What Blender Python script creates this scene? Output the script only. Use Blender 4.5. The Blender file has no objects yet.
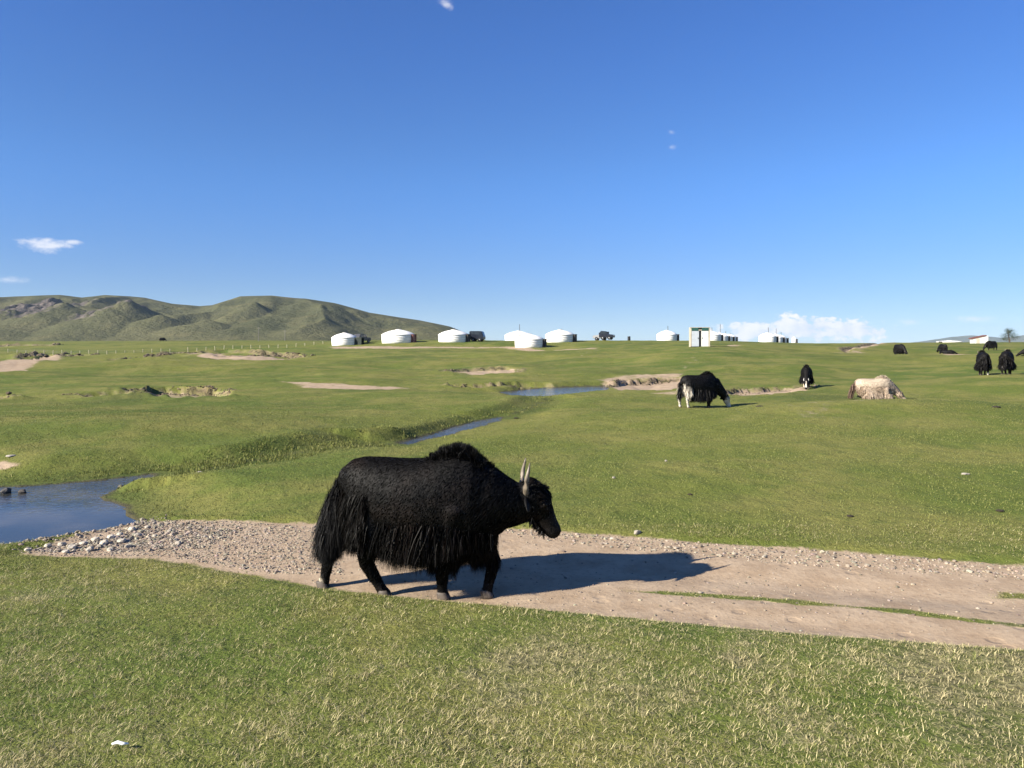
import bpy, bmesh, math, random
import numpy as np
from mathutils import Vector, Matrix, Euler

random.seed(7)
RNG = np.random.default_rng(11)
R = math.radians
S = bpy.context.scene
COL = S.collection

# ------------------------------------------------------------------ camera
F_PX, HZ, CAM_Z = 770.0, 345.0, 2.2
cam_data = bpy.data.cameras.new('camera')
cam_data.sensor_width = 36.0
cam_data.lens = F_PX / 1024 * 36
cam_data.shift_y = -(384 - HZ) / 1024
cam_data.clip_start = 0.05
cam_data.clip_end = 60000
cam = bpy.data.objects.new('camera', cam_data)
COL.objects.link(cam)
cam.location = (0, 0, CAM_Z)
cam.rotation_euler = (R(90), 0, 0)
S.camera = cam

# ------------------------------------------------------------------ light and exposure
SUN_EL, SUN_AZ = 27.0, 241.0          # azimuth clockwise from +Y (the view direction)
SUN_STRENGTH, SKY_STRENGTH, EXPOSURE = 5.0, 0.062, 1.30
S.view_settings.view_transform = 'Standard'
S.view_settings.look = 'None'
S.view_settings.gamma = 1
S.view_settings.use_curve_mapping = False
S.view_settings.exposure = EXPOSURE
S.cycles.max_bounces = 6
S.cycles.diffuse_bounces = 3
S.cycles.glossy_bounces = 3
S.cycles.volume_bounces = 1
S.cycles.use_denoising = True
S.cycles.denoiser = 'OPENIMAGEDENOISE'

sd_ = bpy.data.lights.new('sun', 'SUN')
sd_.energy = SUN_STRENGTH
sd_.angle = R(0.53)
sd_.color = (1.0, 0.93, 0.80)
sun = bpy.data.objects.new('sun', sd_)
COL.objects.link(sun)
to_sun = Vector((math.sin(R(SUN_AZ)) * math.cos(R(SUN_EL)), math.cos(R(SUN_AZ)) * math.cos(R(SUN_EL)), math.sin(R(SUN_EL))))
sun.rotation_euler = to_sun.to_track_quat('Z', 'Y').to_euler()
sun.location = to_sun * 50


class NT:
    """small helper to write node trees"""
    def __init__(self, tree):
        self.t = tree
        self.n = tree.nodes
        self.n.clear()

    def node(self, typ, **kw):
        n = self.n.new(typ)
        for k, v in kw.items():
            setattr(n, k, v)
        return n

    def put(self, sock, v):
        if hasattr(v, 'is_linked') or isinstance(v, bpy.types.NodeSocket):
            self.t.links.new(v, sock)
        elif v is not None:
            sock.default_value = v

    def math(self, op, a, b=None, c=None, clamp=False):
        n = self.node('ShaderNodeMath', operation=op, use_clamp=clamp)
        self.put(n.inputs[0], a)
        if b is not None:
            self.put(n.inputs[1], b)
        if c is not None:
            self.put(n.inputs[2], c)
        return n.outputs[0]

    def ramp(self, x, a, b, lo=0.0, hi=1.0):
        n = self.node('ShaderNodeMapRange', interpolation_type='SMOOTHSTEP')
        for i, v in enumerate((x, a, b, lo, hi)):
            self.put(n.inputs[i], v)
        return n.outputs[0]

    def mix(self, f, a, b):
        n = self.node('ShaderNodeMix', data_type='RGBA')
        self.put(n.inputs[0], f)
        for s, v in ((n.inputs[6], a), (n.inputs[7], b)):
            self.put(s, v if not isinstance(v, tuple) or len(v) == 4 else (*v, 1))
        return n.outputs[2]

    def noise(self, vec, scale, detail=3, rough=0.55, dist=0.0):
        n = self.node('ShaderNodeTexNoise')
        if vec is not None:
            self.put(n.inputs['Vector'], vec)
        n.inputs['Scale'].default_value = scale
        n.inputs['Detail'].default_value = detail
        n.inputs['Roughness'].default_value = rough
        n.inputs['Distortion'].default_value = dist
        return n.outputs[0]

    def attr(self, name):
        return self.node('ShaderNodeAttribute', attribute_name=name)


# ------------------------------------------------------------------ world: sky with a few small clouds
def make_world():
    w = bpy.data.worlds.new('World')
    S.world = w
    w.use_nodes = True
    k = NT(w.node_tree)
    sky = k.node('ShaderNodeTexSky', sky_type='NISHITA')
    sky.sun_disc = False
    sky.sun_elevation = R(SUN_EL)
    sky.sun_rotation = R(SUN_AZ)
    sky.altitude = 1500
    sky.air_density = 0.7
    sky.dust_density = 0.1
    sky.ozone_density = 4.0
    tc = k.node('ShaderNodeTexCoord')
    sep = k.node('ShaderNodeSeparateXYZ')
    k.put(sep.inputs[0], tc.outputs['Generated'])
    x, y, z = sep.outputs
    az = k.math('ARCTAN2', x, y)
    el = k.math('ARCSINE', z)
    vec = k.node('ShaderNodeCombineXYZ')
    k.put(vec.inputs[0], az)
    k.put(vec.inputs[1], k.math('MULTIPLY', el, 1.6))
    n1 = k.noise(vec.outputs[0], 42, 6, 0.6)
    n2 = k.noise(vec.outputs[0], 120, 4, 0.6)

    def ellipse(px, py, wx, wy, power=1.0):
        u = (px - 512) / F_PX
        a0 = math.atan(u)
        e0 = math.atan((HZ - py) / F_PX * math.cos(a0))
        da = k.math('DIVIDE', k.math('SUBTRACT', az, a0), wx / F_PX * math.cos(a0) ** 2)
        de = k.math('DIVIDE', k.math('SUBTRACT', el, e0), wy / F_PX * math.cos(a0))
        r2 = k.math('ADD', k.math('MULTIPLY', da, da), k.math('MULTIPLY', de, de))
        return k.math('SUBTRACT', 1.0, k.math('SQRT', r2), clamp=True), de

    total = None
    shade = None
    #        px   py   wx  wy  noise gain, soft lo, hi, opacity
    specs = [(44, 245, 42, 12, 1.1, 0.32, 0.75, 0.72),
             (74, 242, 18, 5, 1.0, 0.38, 0.8, 0.6),
             (6, 280, 34, 7, 0.9, 0.30, 0.9, 0.55),
             (445, 4, 13, 9, 1.2, 0.42, 0.95, 0.55),
             (671, 147, 9, 5, 1.0, 0.35, 0.95, 0.35),
             (671, 132, 8, 4, 1.0, 0.45, 0.95, 0.25),
             (752, 332, 52, 15, 2.2, 0.34, 0.56, 1.0),
             (806, 328, 68, 19, 2.2, 0.32, 0.52, 1.0),
             (852, 330, 58, 15, 2.2, 0.34, 0.56, 1.0),
             (912, 322, 22, 6, 1.2, 0.45, 0.95, 0.4),
             (975, 319, 46, 6, 1.2, 0.42, 0.95, 0.5)]
    for px, py, wx, wy, g, lo, hi, op in specs:
        e, de = ellipse(px, py, wx, wy)
        n = k.math('MULTIPLY', k.math('SUBTRACT', k.math('ADD', k.math('MULTIPLY', n1, 0.75), k.math('MULTIPLY', n2, 0.25)), 0.5), g * 1.5)
        d = k.math('ADD', k.math('MULTIPLY', e, 0.85), n)
        inside = k.ramp(e, 0.0, 0.18)
        m = k.math('MULTIPLY', k.math('MULTIPLY', k.ramp(d, lo * 0.7, hi), op), inside)
        total = m if total is None else k.math('MAXIMUM', total, m)
    lit = k.ramp(n1, 0.35, 0.65)
    ccol = k.mix(lit, (5.4, 5.7, 6.6), (7.3, 7.1, 7.1))
    # colour grade of the sky: deeper blue overhead, calmer near the horizon
    gain = k.mix(k.ramp(el, R(1.0), R(13.0)), (0.655, 0.665, 0.715), (0.68, 0.985, 1.24))
    gain = k.mix(k.ramp(el, R(12.0), R(24.0)), gain, (0.63, 0.985, 1.42))
    gr = k.node('ShaderNodeMix', data_type='RGBA', blend_type='MULTIPLY')
    gr.inputs[0].default_value = 1.0
    k.put(gr.inputs[6], sky.outputs[0])
    k.put(gr.inputs[7], gain)
    colr = k.mix(total, gr.outputs[2], ccol)
    bg = k.node('ShaderNodeBackground')
    k.put(bg.inputs[0], colr)
    bg.inputs[1].default_value = SKY_STRENGTH
    out = k.node('ShaderNodeOutputWorld')
    k.put(out.inputs[0], bg.outputs[0])


make_world()

# ------------------------------------------------------------------ numpy noise
def _hash(ix, iy, seed):
    h = (ix.astype(np.int64) * 374761393 + iy.astype(np.int64) * 668265263 + seed * 1274126177) & 0xFFFFFFFF
    h = ((h ^ (h >> 13)) * 1274126177) & 0xFFFFFFFF
    h = h ^ (h >> 16)
    return (h & 0xFFFFFF) / float(0xFFFFFF)


def vnoise(x, y, seed=0):
    ix, iy = np.floor(x), np.floor(y)
    fx, fy = x - ix, y - iy
    fx = fx * fx * fx * (fx * (fx * 6 - 15) + 10)
    fy = fy * fy * fy * (fy * (fy * 6 - 15) + 10)
    a, b = _hash(ix, iy, seed), _hash(ix + 1, iy, seed)
    c, d = _hash(ix, iy + 1, seed), _hash(ix + 1, iy + 1, seed)
    return (a * (1 - fx) + b * fx) * (1 - fy) + (c * (1 - fx) + d * fx) * fy


def fbm(x, y, octaves=4, seed=0, gain=0.5):
    s, amp, tot = 0, 1.0, 0
    for o in range(octaves):
        s = s + amp * vnoise(x * 2 ** o, y * 2 ** o, seed + o * 17)
        tot += amp
        amp *= gain
    return s / tot * 2 - 1


def sstep(x, a=0.0, b=1.0):
    t = np.clip((x - a) / (b - a), 0, 1)
    return t * t * (3 - 2 * t)


# ------------------------------------------------------------------ the lie of the land
TD = np.log(np.array([3, 5, 6.2, 6.9, 10, 13, 18, 27, 40, 60, 93, 130, 155, 250, 900, 4000.0]))
TU = np.array([-0.67, -0.335, -0.1, 0.03, 0.12, 0.25, 0.4, 0.67])
TZ = np.array([
    #  3    5    6.2  6.9  10   13   18   27   40    60   93   130   155  250  900  4000
    [.22, .12, .05, .00, .00, .10, .16, .10, .05, .15, .45, .75, 1.10, 2.9, 6.0, 3],
    [.22, .12, .05, .00, .02, .08, .12, .08, .02, .20, .55, 1.2, 2.00, 3.6, 6.0, 3],
    [.22, .12, .05, .00, .03, .06, .08, .04, .00, .30, .90, 1.5, 3.10, 3.7, 3.9, 3],
    [.22, .12, .05, .00, .03, .06, .08, .03, .00, .36, 1.05, 1.45, 3.05, 3.5, 3.5, 3],
    [.22, .12, .05, .00, .03, .08, .12, .03, .00, .40, 1.25, 2.0, 3.10, 3.3, 3.0, 3],
    [.22, .12, .05, .00, .03, .12, .20, .00, .00, .55, 2.05, 2.6, 3.10, 3.2, 3.0, 3],
    [.22, .12, .05, .00, .03, .14, .28, .15, -.03, .60, 1.45, 2.1, 2.45, 2.7, 2.6, 3],
    [.22, .12, .05, .00, .03, .12, .26, .15, .65, 1.0, 1.50, 2.0, 2.55, 3.0, 3.2, 3]])


def H0(x, y):
    x, y = np.asarray(x, float), np.asarray(y, float)
    d = np.clip(y, 3.0, 4000)
    u = np.clip(x / d, -0.67, 0.67)
    ld = np.log(d)
    i = np.clip(np.searchsorted(TD, ld, side='right') - 1, 0, len(TD) - 2)
    fi = np.clip((ld - TD[i]) / (TD[i + 1] - TD[i]), 0, 1)
    fi = fi * fi * (3 - 2 * fi) * 0.5 + fi * 0.5
    j = np.clip(np.searchsorted(TU, u, side='right') - 1, 0, len(TU) - 2)
    fj = np.clip((u - TU[j]) / (TU[j + 1] - TU[j]), 0, 1)
    fj = fj * fj * (3 - 2 * fj)
    z = (TZ[j, i] * (1 - fi) + TZ[j, i + 1] * fi) * (1 - fj) + (TZ[j + 1, i] * (1 - fi) + TZ[j + 1, i + 1] * fi) * fj
    return z


_DS = np.exp(np.linspace(math.log(2.0), math.log(3000), 6000))


def ground_at(px, py, level=None):
    """the point of the land that lies behind a pixel of the photograph (used only to survey the site)"""
    if level is not None:
        d = F_PX * (CAM_Z - level) / (py - HZ)
        return np.array([(px - 512) / F_PX * d, d])
    x = (px - 512) / F_PX * _DS
    z = CAM_Z - (py - HZ) / F_PX * _DS
    below = H0(x, _DS) >= z
    i = int(np.argmax(below)) if below.any() else len(_DS) - 1
    return np.array([x[i], _DS[i]])


def survey(pts, level=None):
    return np.array([ground_at(px, py, level) for px, py in pts])


def poly_sdf(poly, x, y, closed=True):
    """signed distance (negative inside), and the y offset from the nearest edge point"""
    best = np.full(x.shape, 1e18)
    by = np.zeros_like(x)
    inside = np.zeros(x.shape, bool)
    n = len(poly)
    for i in range(n if closed else n - 1):
        ax, ay = poly[i]
        bx, b_y = poly[(i + 1) % n]
        ex, ey = bx - ax, b_y - ay
        t = np.clip(((x - ax) * ex + (y - ay) * ey) / max(ex * ex + ey * ey, 1e-12), 0, 1)
        dx, dy = x - (ax + t * ex), y - (ay + t * ey)
        d2 = dx * dx + dy * dy
        m = d2 < best
        best = np.where(m, d2, best)
        by = np.where(m, dy, by)
        if closed and abs(ey) > 1e-12:
            c = ((ay > y) != (b_y > y)) & (x < ex * (y - ay) / ey + ax)
            inside ^= c
    d = np.sqrt(best)
    return np.where(inside, -d, d), by


POND_Z, STREAM_Z = -0.15, -0.15
POND = survey([(-420, 474), (-160, 470), (-20, 488), (40, 486), (90, 481), (150, 475), (140, 483), (112, 492), (104, 498), (124, 512), (142, 521), (128, 530), (80, 540), (20, 550), (-120, 554), (-480, 552)], POND_Z)
STREAM_A = survey([(398, 442.5), (432, 434.5), (457, 426.5), (480, 420.5), (502, 417), (500, 420.5), (480, 426.5), (448, 434.5), (408, 444.5)], STREAM_Z)
STREAM_B = survey([(500, 392), (535, 389), (560, 387), (606, 386), (608, 389.5), (575, 393), (545, 396), (510, 395.5)], STREAM_Z)
CHANNEL_A = survey([(140, 478), (200, 471), (262, 463), (330, 450), (398, 442)], -0.1)
CHANNEL_B = survey([(502, 417), (530, 410), (546, 402), (535, 394)], -0.1)
TRACK = survey([(14, 554.5), (60, 557), (150, 559), (310, 586), (440, 603), (600, 621), (800, 643), (1024, 664), (1400, 696),
                (1400, 585), (1180, 578), (1024, 566), (850, 553), (700, 544), (600, 536), (480, 529), (300, 525), (150, 521), (80, 541), (28, 550.5)], 0.0)
STRIP = survey([(520, 583), (590, 588), (680, 594), (760, 601), (900, 617), (1024, 635), (1300, 672)], 0.0)
GRAVEL = survey([(18, 554), (60, 542), (125, 524), (180, 521), (320, 526), (420, 534), (330, 552), (180, 556), (60, 556.5)], 0.0)
CLEAR_A = survey([(1000, 592), (1060, 594), (1060, 601), (985, 600)], 0.0)

# eroded banks: polygon in photograph pixels, depth, near ramp
CUTS = [
    ([(128, 388), (165, 386.5), (210, 387), (232, 390.5), (228, 396), (180, 397), (140, 394)], 0.38, 1.5, 0.5),
    ([(70, 392.5), (100, 391), (128, 390.5), (128, 393.5), (90, 395.5)], 0.22, 1.5, 0.35),
    ([(-30, 391), (12, 391.5), (20, 395), (-10, 397)], 0.3, 1.5, 0.5),
    ([(120, 362.0), (150, 357.3), (185, 351.8), (225, 350.4), (262, 351.3), (285, 352.4), (306, 357), (292, 359.0), (240, 357.0), (200, 355.5), (178, 357.5), (150, 361.5)], 0.6, 9.0, 0.3),
    ([(18, 358.5), (28, 355), (40, 353.4), (60, 353.6), (58, 356.5), (40, 358.5), (25, 361)], 0.65, 5.0, 0.3),
    ([(58, 356.5), (62, 354.0), (92, 353.8), (88, 355.2), (66, 357.2)], 0.6, 4.0, 0.3),
    ([(436, 370.2), (462, 367.2), (500, 366.5), (520, 368.5), (516, 373), (470, 374)], 0.3, 4.0, 0.6),
    ([(606, 384), (622, 379.5), (660, 377), (692, 378), (700, 386), (660, 390), (618, 388)], 0.30, 2.5, 0.82),
    ([(690, 392), (735, 388.2), (775, 386.8), (812, 387), (815, 391), (770, 395.5), (720, 396.5)], 0.22, 1.5, 0.74),
    ([(448, 386.2), (520, 383.2), (548, 383.0), (560, 384.6), (520, 386.5), (455, 388.2)], 0.3, 1.2, 0.25),
    ([(-30, 344.6), (18, 344.2), (54, 344.3), (54, 346.2), (-30, 347.0)], 0.9, 10.0, 0.5),
    ([(838, 349.5), (862, 345.2), (880, 342.8), (892, 343.6), (872, 348.6), (846, 351)], 0.3, 9.0, 0.8),
]
CUTS = [(survey(p), dep, ramp, dirt) for p, dep, ramp, dirt in CUTS]
# flat bare places, plus one painted sunlit mound top (no step): polygon, strength
BARE = [
    ([(-40, 374), (10, 365.5), (30, 358.5), (48, 355.8), (58, 356), (60, 358.2), (42, 366), (10, 373)], 1.0),
    ([(196, 356.5), (225, 354.5), (262, 355), (292, 358), (262, 360.5), (235, 364), (210, 360)], 0.95),
    ([(186, 352.3), (224, 350.8), (226, 353.2), (190, 354.8)], 0.9),
    ([(275, 383.5), (340, 385), (410, 388), (420, 390), (360, 390.5), (300, 388)], 0.62),
    ([(700, 344.4), (742, 344.6), (742, 345.9), (705, 345.6)], 0.75),
    ([(325, 347.0), (420, 345.6), (520, 345.9), (600, 347.6), (598, 348.9), (500, 347.6), (420, 347.8), (330, 349.6)], 0.72),
    ([(592, 348.5), (606, 349), (560, 368), (545, 375), (540, 374)], 0.55),
    ([(676, 372), (690, 352), (704, 350), (706, 353), (690, 372)], 0.52),
    ([(590, 378), (625, 374), (690, 373), (696, 380), (640, 383), (600, 384)], 0.56),
    ([(760, 410), (820, 404), (900, 406), (910, 420), (800, 425)], 0.36),  # soil flecks lighten the right mound to stand for its sunlit top
    ([(925, 351.3), (945, 350.4), (975, 352), (960, 353.3)], 0.8),
    ([(820, 352), (850, 349), (880, 351), (850, 353)], 0.5),
    ([(640, 392), (690, 389), (730, 392), (690, 397)], 0.52),
    ([(-20, 458), (8, 456), (20, 461), (-20, 464)], 0.8),
]
BARE = [(survey(p), s) for p, s in BARE]


def land(x, y, full=False):
    """height of the land, and (full) the masks painted by what grows or lies bare there"""
    x, y = np.asarray(x, float).ravel(), np.asarray(y, float).ravel()
    r = np.hypot(x, y)
    z = H0(x, y)
    dirt = np.zeros_like(x)
    wet = np.zeros_like(x)
    gravel = np.zeros_like(x)
    lush = np.zeros_like(x)
    bank = np.zeros_like(x)
    amp = np.interp(r, [0, 8, 12, 20, 40, 100, 160, 300, 3000], [0.02, 0.02, 0.06, 0.15, 0.38, 0.62, 0.20, 0.16, 0.5])
    und = (0.65 * fbm(x / 9.0 + 3.1, y / 9.0 + 7.7, 4, 5) + 0.95 * fbm(x / 30.0 + 1.3, y / 13.0 + 2.7, 3, 6) * sstep(r, 14, 45)) * amp
    fine = fbm(x / 0.55, y / 0.55, 3, 23) * np.interp(r, [0, 30, 80], [0.016, 0.03, 0.04])

    def near(poly, m):
        lo, hi = poly.min(0) - m, poly.max(0) + m
        return np.where((x > lo[0]) & (x < hi[0]) & (y > lo[1]) & (y < hi[1]))[0]

    z = z + 0.38 * np.exp(-((x - 10.5) / 6.0) ** 2 - ((y - 22.5) / 2.6) ** 2) + 0.22 * np.exp(-((x + 9.5) / 5.0) ** 2 - ((y - 19.5) / 2.6) ** 2)
    # track
    smooth = np.zeros_like(x)
    i = near(TRACK, 4)
    if len(i):
        sd, _ = poly_sdf(TRACK, x[i], y[i])
        smooth[i] = sstep(-sd, -1.2, 0.1)
        # low lip of turf on both sides, shallow ruts
        z[i] += np.where(sd > 0, 0.035 * sstep(sd, 0.0, 0.18), 0)
        ds, _ = poly_sdf(STRIP, x[i], y[i], False)
        on = ds < 3
        rut = -0.03 * np.exp(-((ds - 0.62) / 0.3) ** 2)
        z[i] += np.where(on & (sd < 0), rut, 0)
        strip = np.where(x[i] > 0.35, 1 - (ds + fbm(x[i] / .35, y[i] / .35, 3, 88) * .03) / 0.20, 0)
        strip *= sstep(x[i], 0.3, 1.6) * 0.70 + 0.1
        d = 0.5 - sd / 0.5
        d = np.minimum(d, 1.0 - np.clip(strip, 0, 1) * 0.9)
        dirt[i] = np.clip(d, 0, 1)
        sc, _ = poly_sdf(CLEAR_A, x[i], y[i])
        dirt[i] = np.where(sc < 0.3, np.minimum(dirt[i], 0.5 + sc / 0.4), dirt[i])
        dirt[i] = np.clip(dirt[i], 0, 1)
    i = near(GRAVEL, 3)
    if len(i):
        sd, _ = poly_sdf(GRAVEL, x[i], y[i])
        gravel[i] = np.clip(0.5 - sd / 0.9, 0, 1)
        dirt[i] = np.maximum(dirt[i], np.clip(0.45 - sd / 0.35, 0, 1) * (x[i] < -3.4))
    z = z + (und + fine) * (1 - smooth * 0.8)
    # eroded banks
    for poly, dep, rampn, dm in CUTS:
        i = near(poly, 12)
        if not len(i):
            continue
        q_ = np.maximum(r[i], 10)
        wob = fbm(x[i] / (0.016 * q_), y[i] / (0.05 * q_), 4, 41, 0.6) * 0.016 * r[i]
        sd, dy = poly_sdf(poly, x[i], y[i])
        sd = sd + wob
        steep = np.maximum(0.004 * r[i], 0.12)
        far_ = sstep(-dy / np.maximum(np.abs(sd), 1e-6), -0.2, 0.35)
        w = steep * far_ + rampn * (1 - far_)
        f = np.clip(-sd / w, 0, 1)
        z[i] -= dep * f
        bank[i] = np.maximum(bank[i], np.clip(1.25 - np.abs(sd + steep * .5) / (steep * 1.6), 0, 1) * far_)
        z[i] += dep * 0.22 * np.exp(-(sd / (0.9 + 0.01 * r[i])) ** 2) * far_ * (sd > 0)
        d = np.clip(0.5 - sd / (0.025 * r[i]), 0, 1) * dm
        lump = fbm(x[i] / (0.010 * q_), y[i] / (0.02 * q_), 3, 47)
        z[i] += lump * dep * 0.5 * np.exp(-(sd / (0.012 * q_)) ** 2) * far_
        dirt[i] = np.maximum(dirt[i], d)
    for poly, s in BARE:
        i = near(poly, 8)
        if len(i):
            sd, _ = poly_sdf(poly, x[i], y[i])
            dirt[i] = np.maximum(dirt[i], np.clip(0.5 - sd / (0.035 * r[i]), 0, 1) * s)
    # channels of the brook where no open water shows
    for poly, dep in ((CHANNEL_A, 0.15), (CHANNEL_B, 0.12)):
        i = near(poly, 5)
        if len(i):
            d, dy = poly_sdf(poly, x[i], y[i], False)
            w = np.where(dy > 0, 0.9, 1.6)
            z[i] -= dep * (1 - sstep(d, 0.25, 0.25 + w))
            z[i] += 0.05 * np.exp(-((d - 1.1) / 0.5) ** 2) * (dy > 0)
            wet[i] = np.maximum(wet[i], np.clip(1.0 - d / 0.8, 0, 1) * 0.75)
            lush[i] = np.maximum(lush[i], np.clip(1.4 - d / 0.8, 0, 1) * np.where(dy > -0.4, 1, 0.3))
    # open water
    for poly, lev, wf, wn in ((POND, POND_Z, 2.0, 0.5), (STREAM_A, STREAM_Z, 0.6, 2.6), (STREAM_B, STREAM_Z, 0.5, 2.5)):
        i = near(poly, 6)
        if not len(i):
            continue
        sd, dy = poly_sdf(poly, x[i], y[i])
        sd = sd + fbm(x[i] / 0.7, y[i] / 0.7, 3, 61) * 0.14
        w = np.where(dy > 0, wf, wn)
        h = z[i]
        out = lev + (h - lev) * sstep(sd, -0.02, w) + 0.01
        ins = lev - 0.02 - 0.18 * sstep(-sd, 0, 1.2)
        z[i] = np.where(sd > 0, np.where(sd < w, np.minimum(out, h), h), ins)
        wet[i] = np.maximum(wet[i], np.clip(1.0 - sd / 0.35, 0, 1))
        lush[i] = np.maximum(lush[i], np.where(dy > 0, np.clip(1.3 - np.abs(sd) / 0.7, 0, 1), 0))
    if full:
        return z, dirt, wet, gravel, lush, bank
    return z


def hz(x, y):
    return float(land(np.array([x]), np.array([y]))[0])


def spot(px, d):
    """a standing place at distance d on the line of a pixel column"""
    x = (px - 512) / F_PX * d
    return (x, d, hz(x, d))


# ------------------------------------------------------------------ mesh helpers
def new_mesh(name, verts, faces_idx, face_sizes, mats=(), smooth=True, attrs=None, cols=None):
    me = bpy.data.meshes.new(name)
    verts = np.asarray(verts, np.float32)
    faces_idx = np.asarray(faces_idx, np.int32).ravel()
    face_sizes = np.asarray(face_sizes, np.int32)
    me.vertices.add(len(verts))
    me.vertices.foreach_set('co', verts.ravel())
    me.loops.add(len(faces_idx))
    me.loops.foreach_set('vertex_index', faces_idx)
    me.polygons.add(len(face_sizes))
    st = np.concatenate([[0], np.cumsum(face_sizes)[:-1]]).astype(np.int32)
    me.polygons.foreach_set('loop_start', st)
    me.polygons.foreach_set('use_smooth', np.full(len(face_sizes), smooth, bool))
    me.update(calc_edges=True)
    for k, v in (attrs or {}).items():
        a = me.attributes.new(k, 'FLOAT', 'POINT')
        a.data.foreach_set('value', np.asarray(v, np.float32))
    if cols is not None:
        a = me.color_attributes.new('Col', 'FLOAT_COLOR', 'POINT')
        c = np.ones((len(verts), 4), np.float32)
        c[:, :3] = cols
        a.data.foreach_set('color', c.ravel())
    for m in mats:
        me.materials.append(m)
    return me


def link(name, me, parent=None):
    o = bpy.data.objects.new(name, me)
    COL.objects.link(o)
    if parent is not None:
        o.parent = parent
    return o


def tag(o, label=None, cat=None, group=None, kind=None):
    for k, v in (('label', label), ('category', cat), ('group', group), ('kind', kind)):
        if v:
            o[k] = v
    return o


def empty(name, loc, rz=0.0, **kw):
    o = bpy.data.objects.new(name, None)
    o.empty_display_size = 0.2
    COL.objects.link(o)
    o.location = loc
    o.rotation_euler = (0, 0, rz)
    return tag(o, **kw)


class MB:
    def __init__(self):
        self.v, self.f = [], []

    def add(self, verts, faces):
        b = len(self.v)
        self.v += [tuple(p) for p in verts]
        self.f += [tuple(b + i for i in f) for f in faces]
        return self

    def box(self, c, s, rot=None, taper=1.0):
        x, y, z = s[0] / 2, s[1] / 2, s[2] / 2
        vs = [(-x, -y, -z), (x, -y, -z), (x, y, -z), (-x, y, -z), (-x * taper, -y * taper, z), (x * taper, -y * taper, z), (x * taper, y * taper, z), (-x * taper, y * taper, z)]
        m = rot or Matrix.Identity(3)
        vs = [m @ Vector(p) + Vector(c) for p in vs]
        return self.add(vs, [(0, 3, 2, 1), (4, 5, 6, 7), (0, 1, 5, 4), (1, 2, 6, 5), (2, 3, 7, 6), (3, 0, 4, 7)])

    def lathe(self, prof, n=32, cap=True, c=(0, 0, 0)):
        vs, fs = [], []
        for r, z in prof:
            for i in range(n):
                a = 2 * math.pi * i / n
                vs.append((c[0] + r * math.cos(a), c[1] + r * math.sin(a), c[2] + z))
        for j in range(len(prof) - 1):
            for i in range(n):
                fs.append((j * n + i, j * n + (i + 1) % n, (j + 1) * n + (i + 1) % n, (j + 1) * n + i))
        if cap:
            fs.append(tuple(range(n))[::-1])
            fs.append(tuple((len(prof) - 1) * n + i for i in range(n)))
        return self.add(vs, fs)

    def tube(self, pts, rad, n=8):
        pts = [Vector(p) for p in pts]
        if not hasattr(rad, '__len__'):
            rad = [rad] * len(pts)
        vs, fs = [], []
        for k, p in enumerate(pts):
            t = (pts[min(k + 1, len(pts) - 1)] - pts[max(k - 1, 0)]).normalized()
            a = Vector((0, 0, 1)) if abs(t.z) < 0.9 else Vector((1, 0, 0))
            u = t.cross(a).normalized()
            w = t.cross(u)
            for i in range(n):
                q = 2 * math.pi * i / n
                vs.append(p + (u * math.cos(q) + w * math.sin(q)) * rad[k])
        for j in range(len(pts) - 1):
            for i in range(n):
                fs.append((j * n + i, (j + 1) * n + i, (j + 1) * n + (i + 1) % n, j * n + (i + 1) % n))
        fs.append(tuple(range(n)))
        fs.append(tuple((len(pts) - 1) * n + i for i in range(n))[::-1])
        return self.add(vs, fs)

    def prism(self, prof, y0, y1):
        """a side outline (x, z) given thickness along y"""
        n = len(prof)
        vs = [(x, y0, z) for x, z in prof] + [(x, y1, z) for x, z in prof]
        fs = [tuple(range(n)), tuple(range(n, 2 * n))[::-1]]
        fs += [(i, n + i, n + (i + 1) % n, (i + 1) % n) for i in range(n)]
        return self.add(vs, fs)

    def build(self, name, mat, parent=None, smooth=False, bevel=0.0):
        me = bpy.data.meshes.new(name)
        me.from_pydata(self.v, [], self.f)
        bm = bmesh.new()
        bm.from_mesh(me)
        bmesh.ops.recalc_face_normals(bm, faces=bm.faces)
        if bevel:
            bmesh.ops.bevel(bm, geom=list(bm.edges), offset=bevel, segments=2, affect='EDGES', clamp_overlap=True)
        for f in bm.faces:
            f.smooth = smooth
        bm.to_mesh(me)
        bm.free()
        me.materials.append(mat)
        return link(name, me, parent)


# ------------------------------------------------------------------ materials
def material(name, color, rough=0.8, metallic=0.0, spec=0.3, var=0.15, scale=6.0, bump=0.0, coord='Object'):
    m = bpy.data.materials.new(name)
    m.use_nodes = True
    k = NT(m.node_tree)
    tc = k.node('ShaderNodeTexCoord')
    n = k.noise(tc.outputs[coord], scale, 5, 0.6)
    c = k.mix(k.ramp(n, 0.3, 0.7), tuple(v * (1 - var) for v in color), tuple(min(1, v * (1 + var)) for v in color))
    b = k.node('ShaderNodeBsdfPrincipled')
    k.put(b.inputs['Base Color'], c)
    b.inputs['Roughness'].default_value = rough
    b.inputs['Metallic'].default_value = metallic
    b.inputs['Specular IOR Level'].default_value = spec
    if bump:
        bp = k.node('ShaderNodeBump')
        bp.inputs['Strength'].default_value = bump
        bp.inputs['Distance'].default_value = 0.02
        k.put(bp.inputs['Height'], k.noise(tc.outputs[coord], scale * 4, 4, 0.6))
        k.put(b.inputs['Normal'], bp.outputs[0])
    o = k.node('ShaderNodeOutputMaterial')
    k.put(o.inputs[0], b.outputs[0])
    return m


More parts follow.
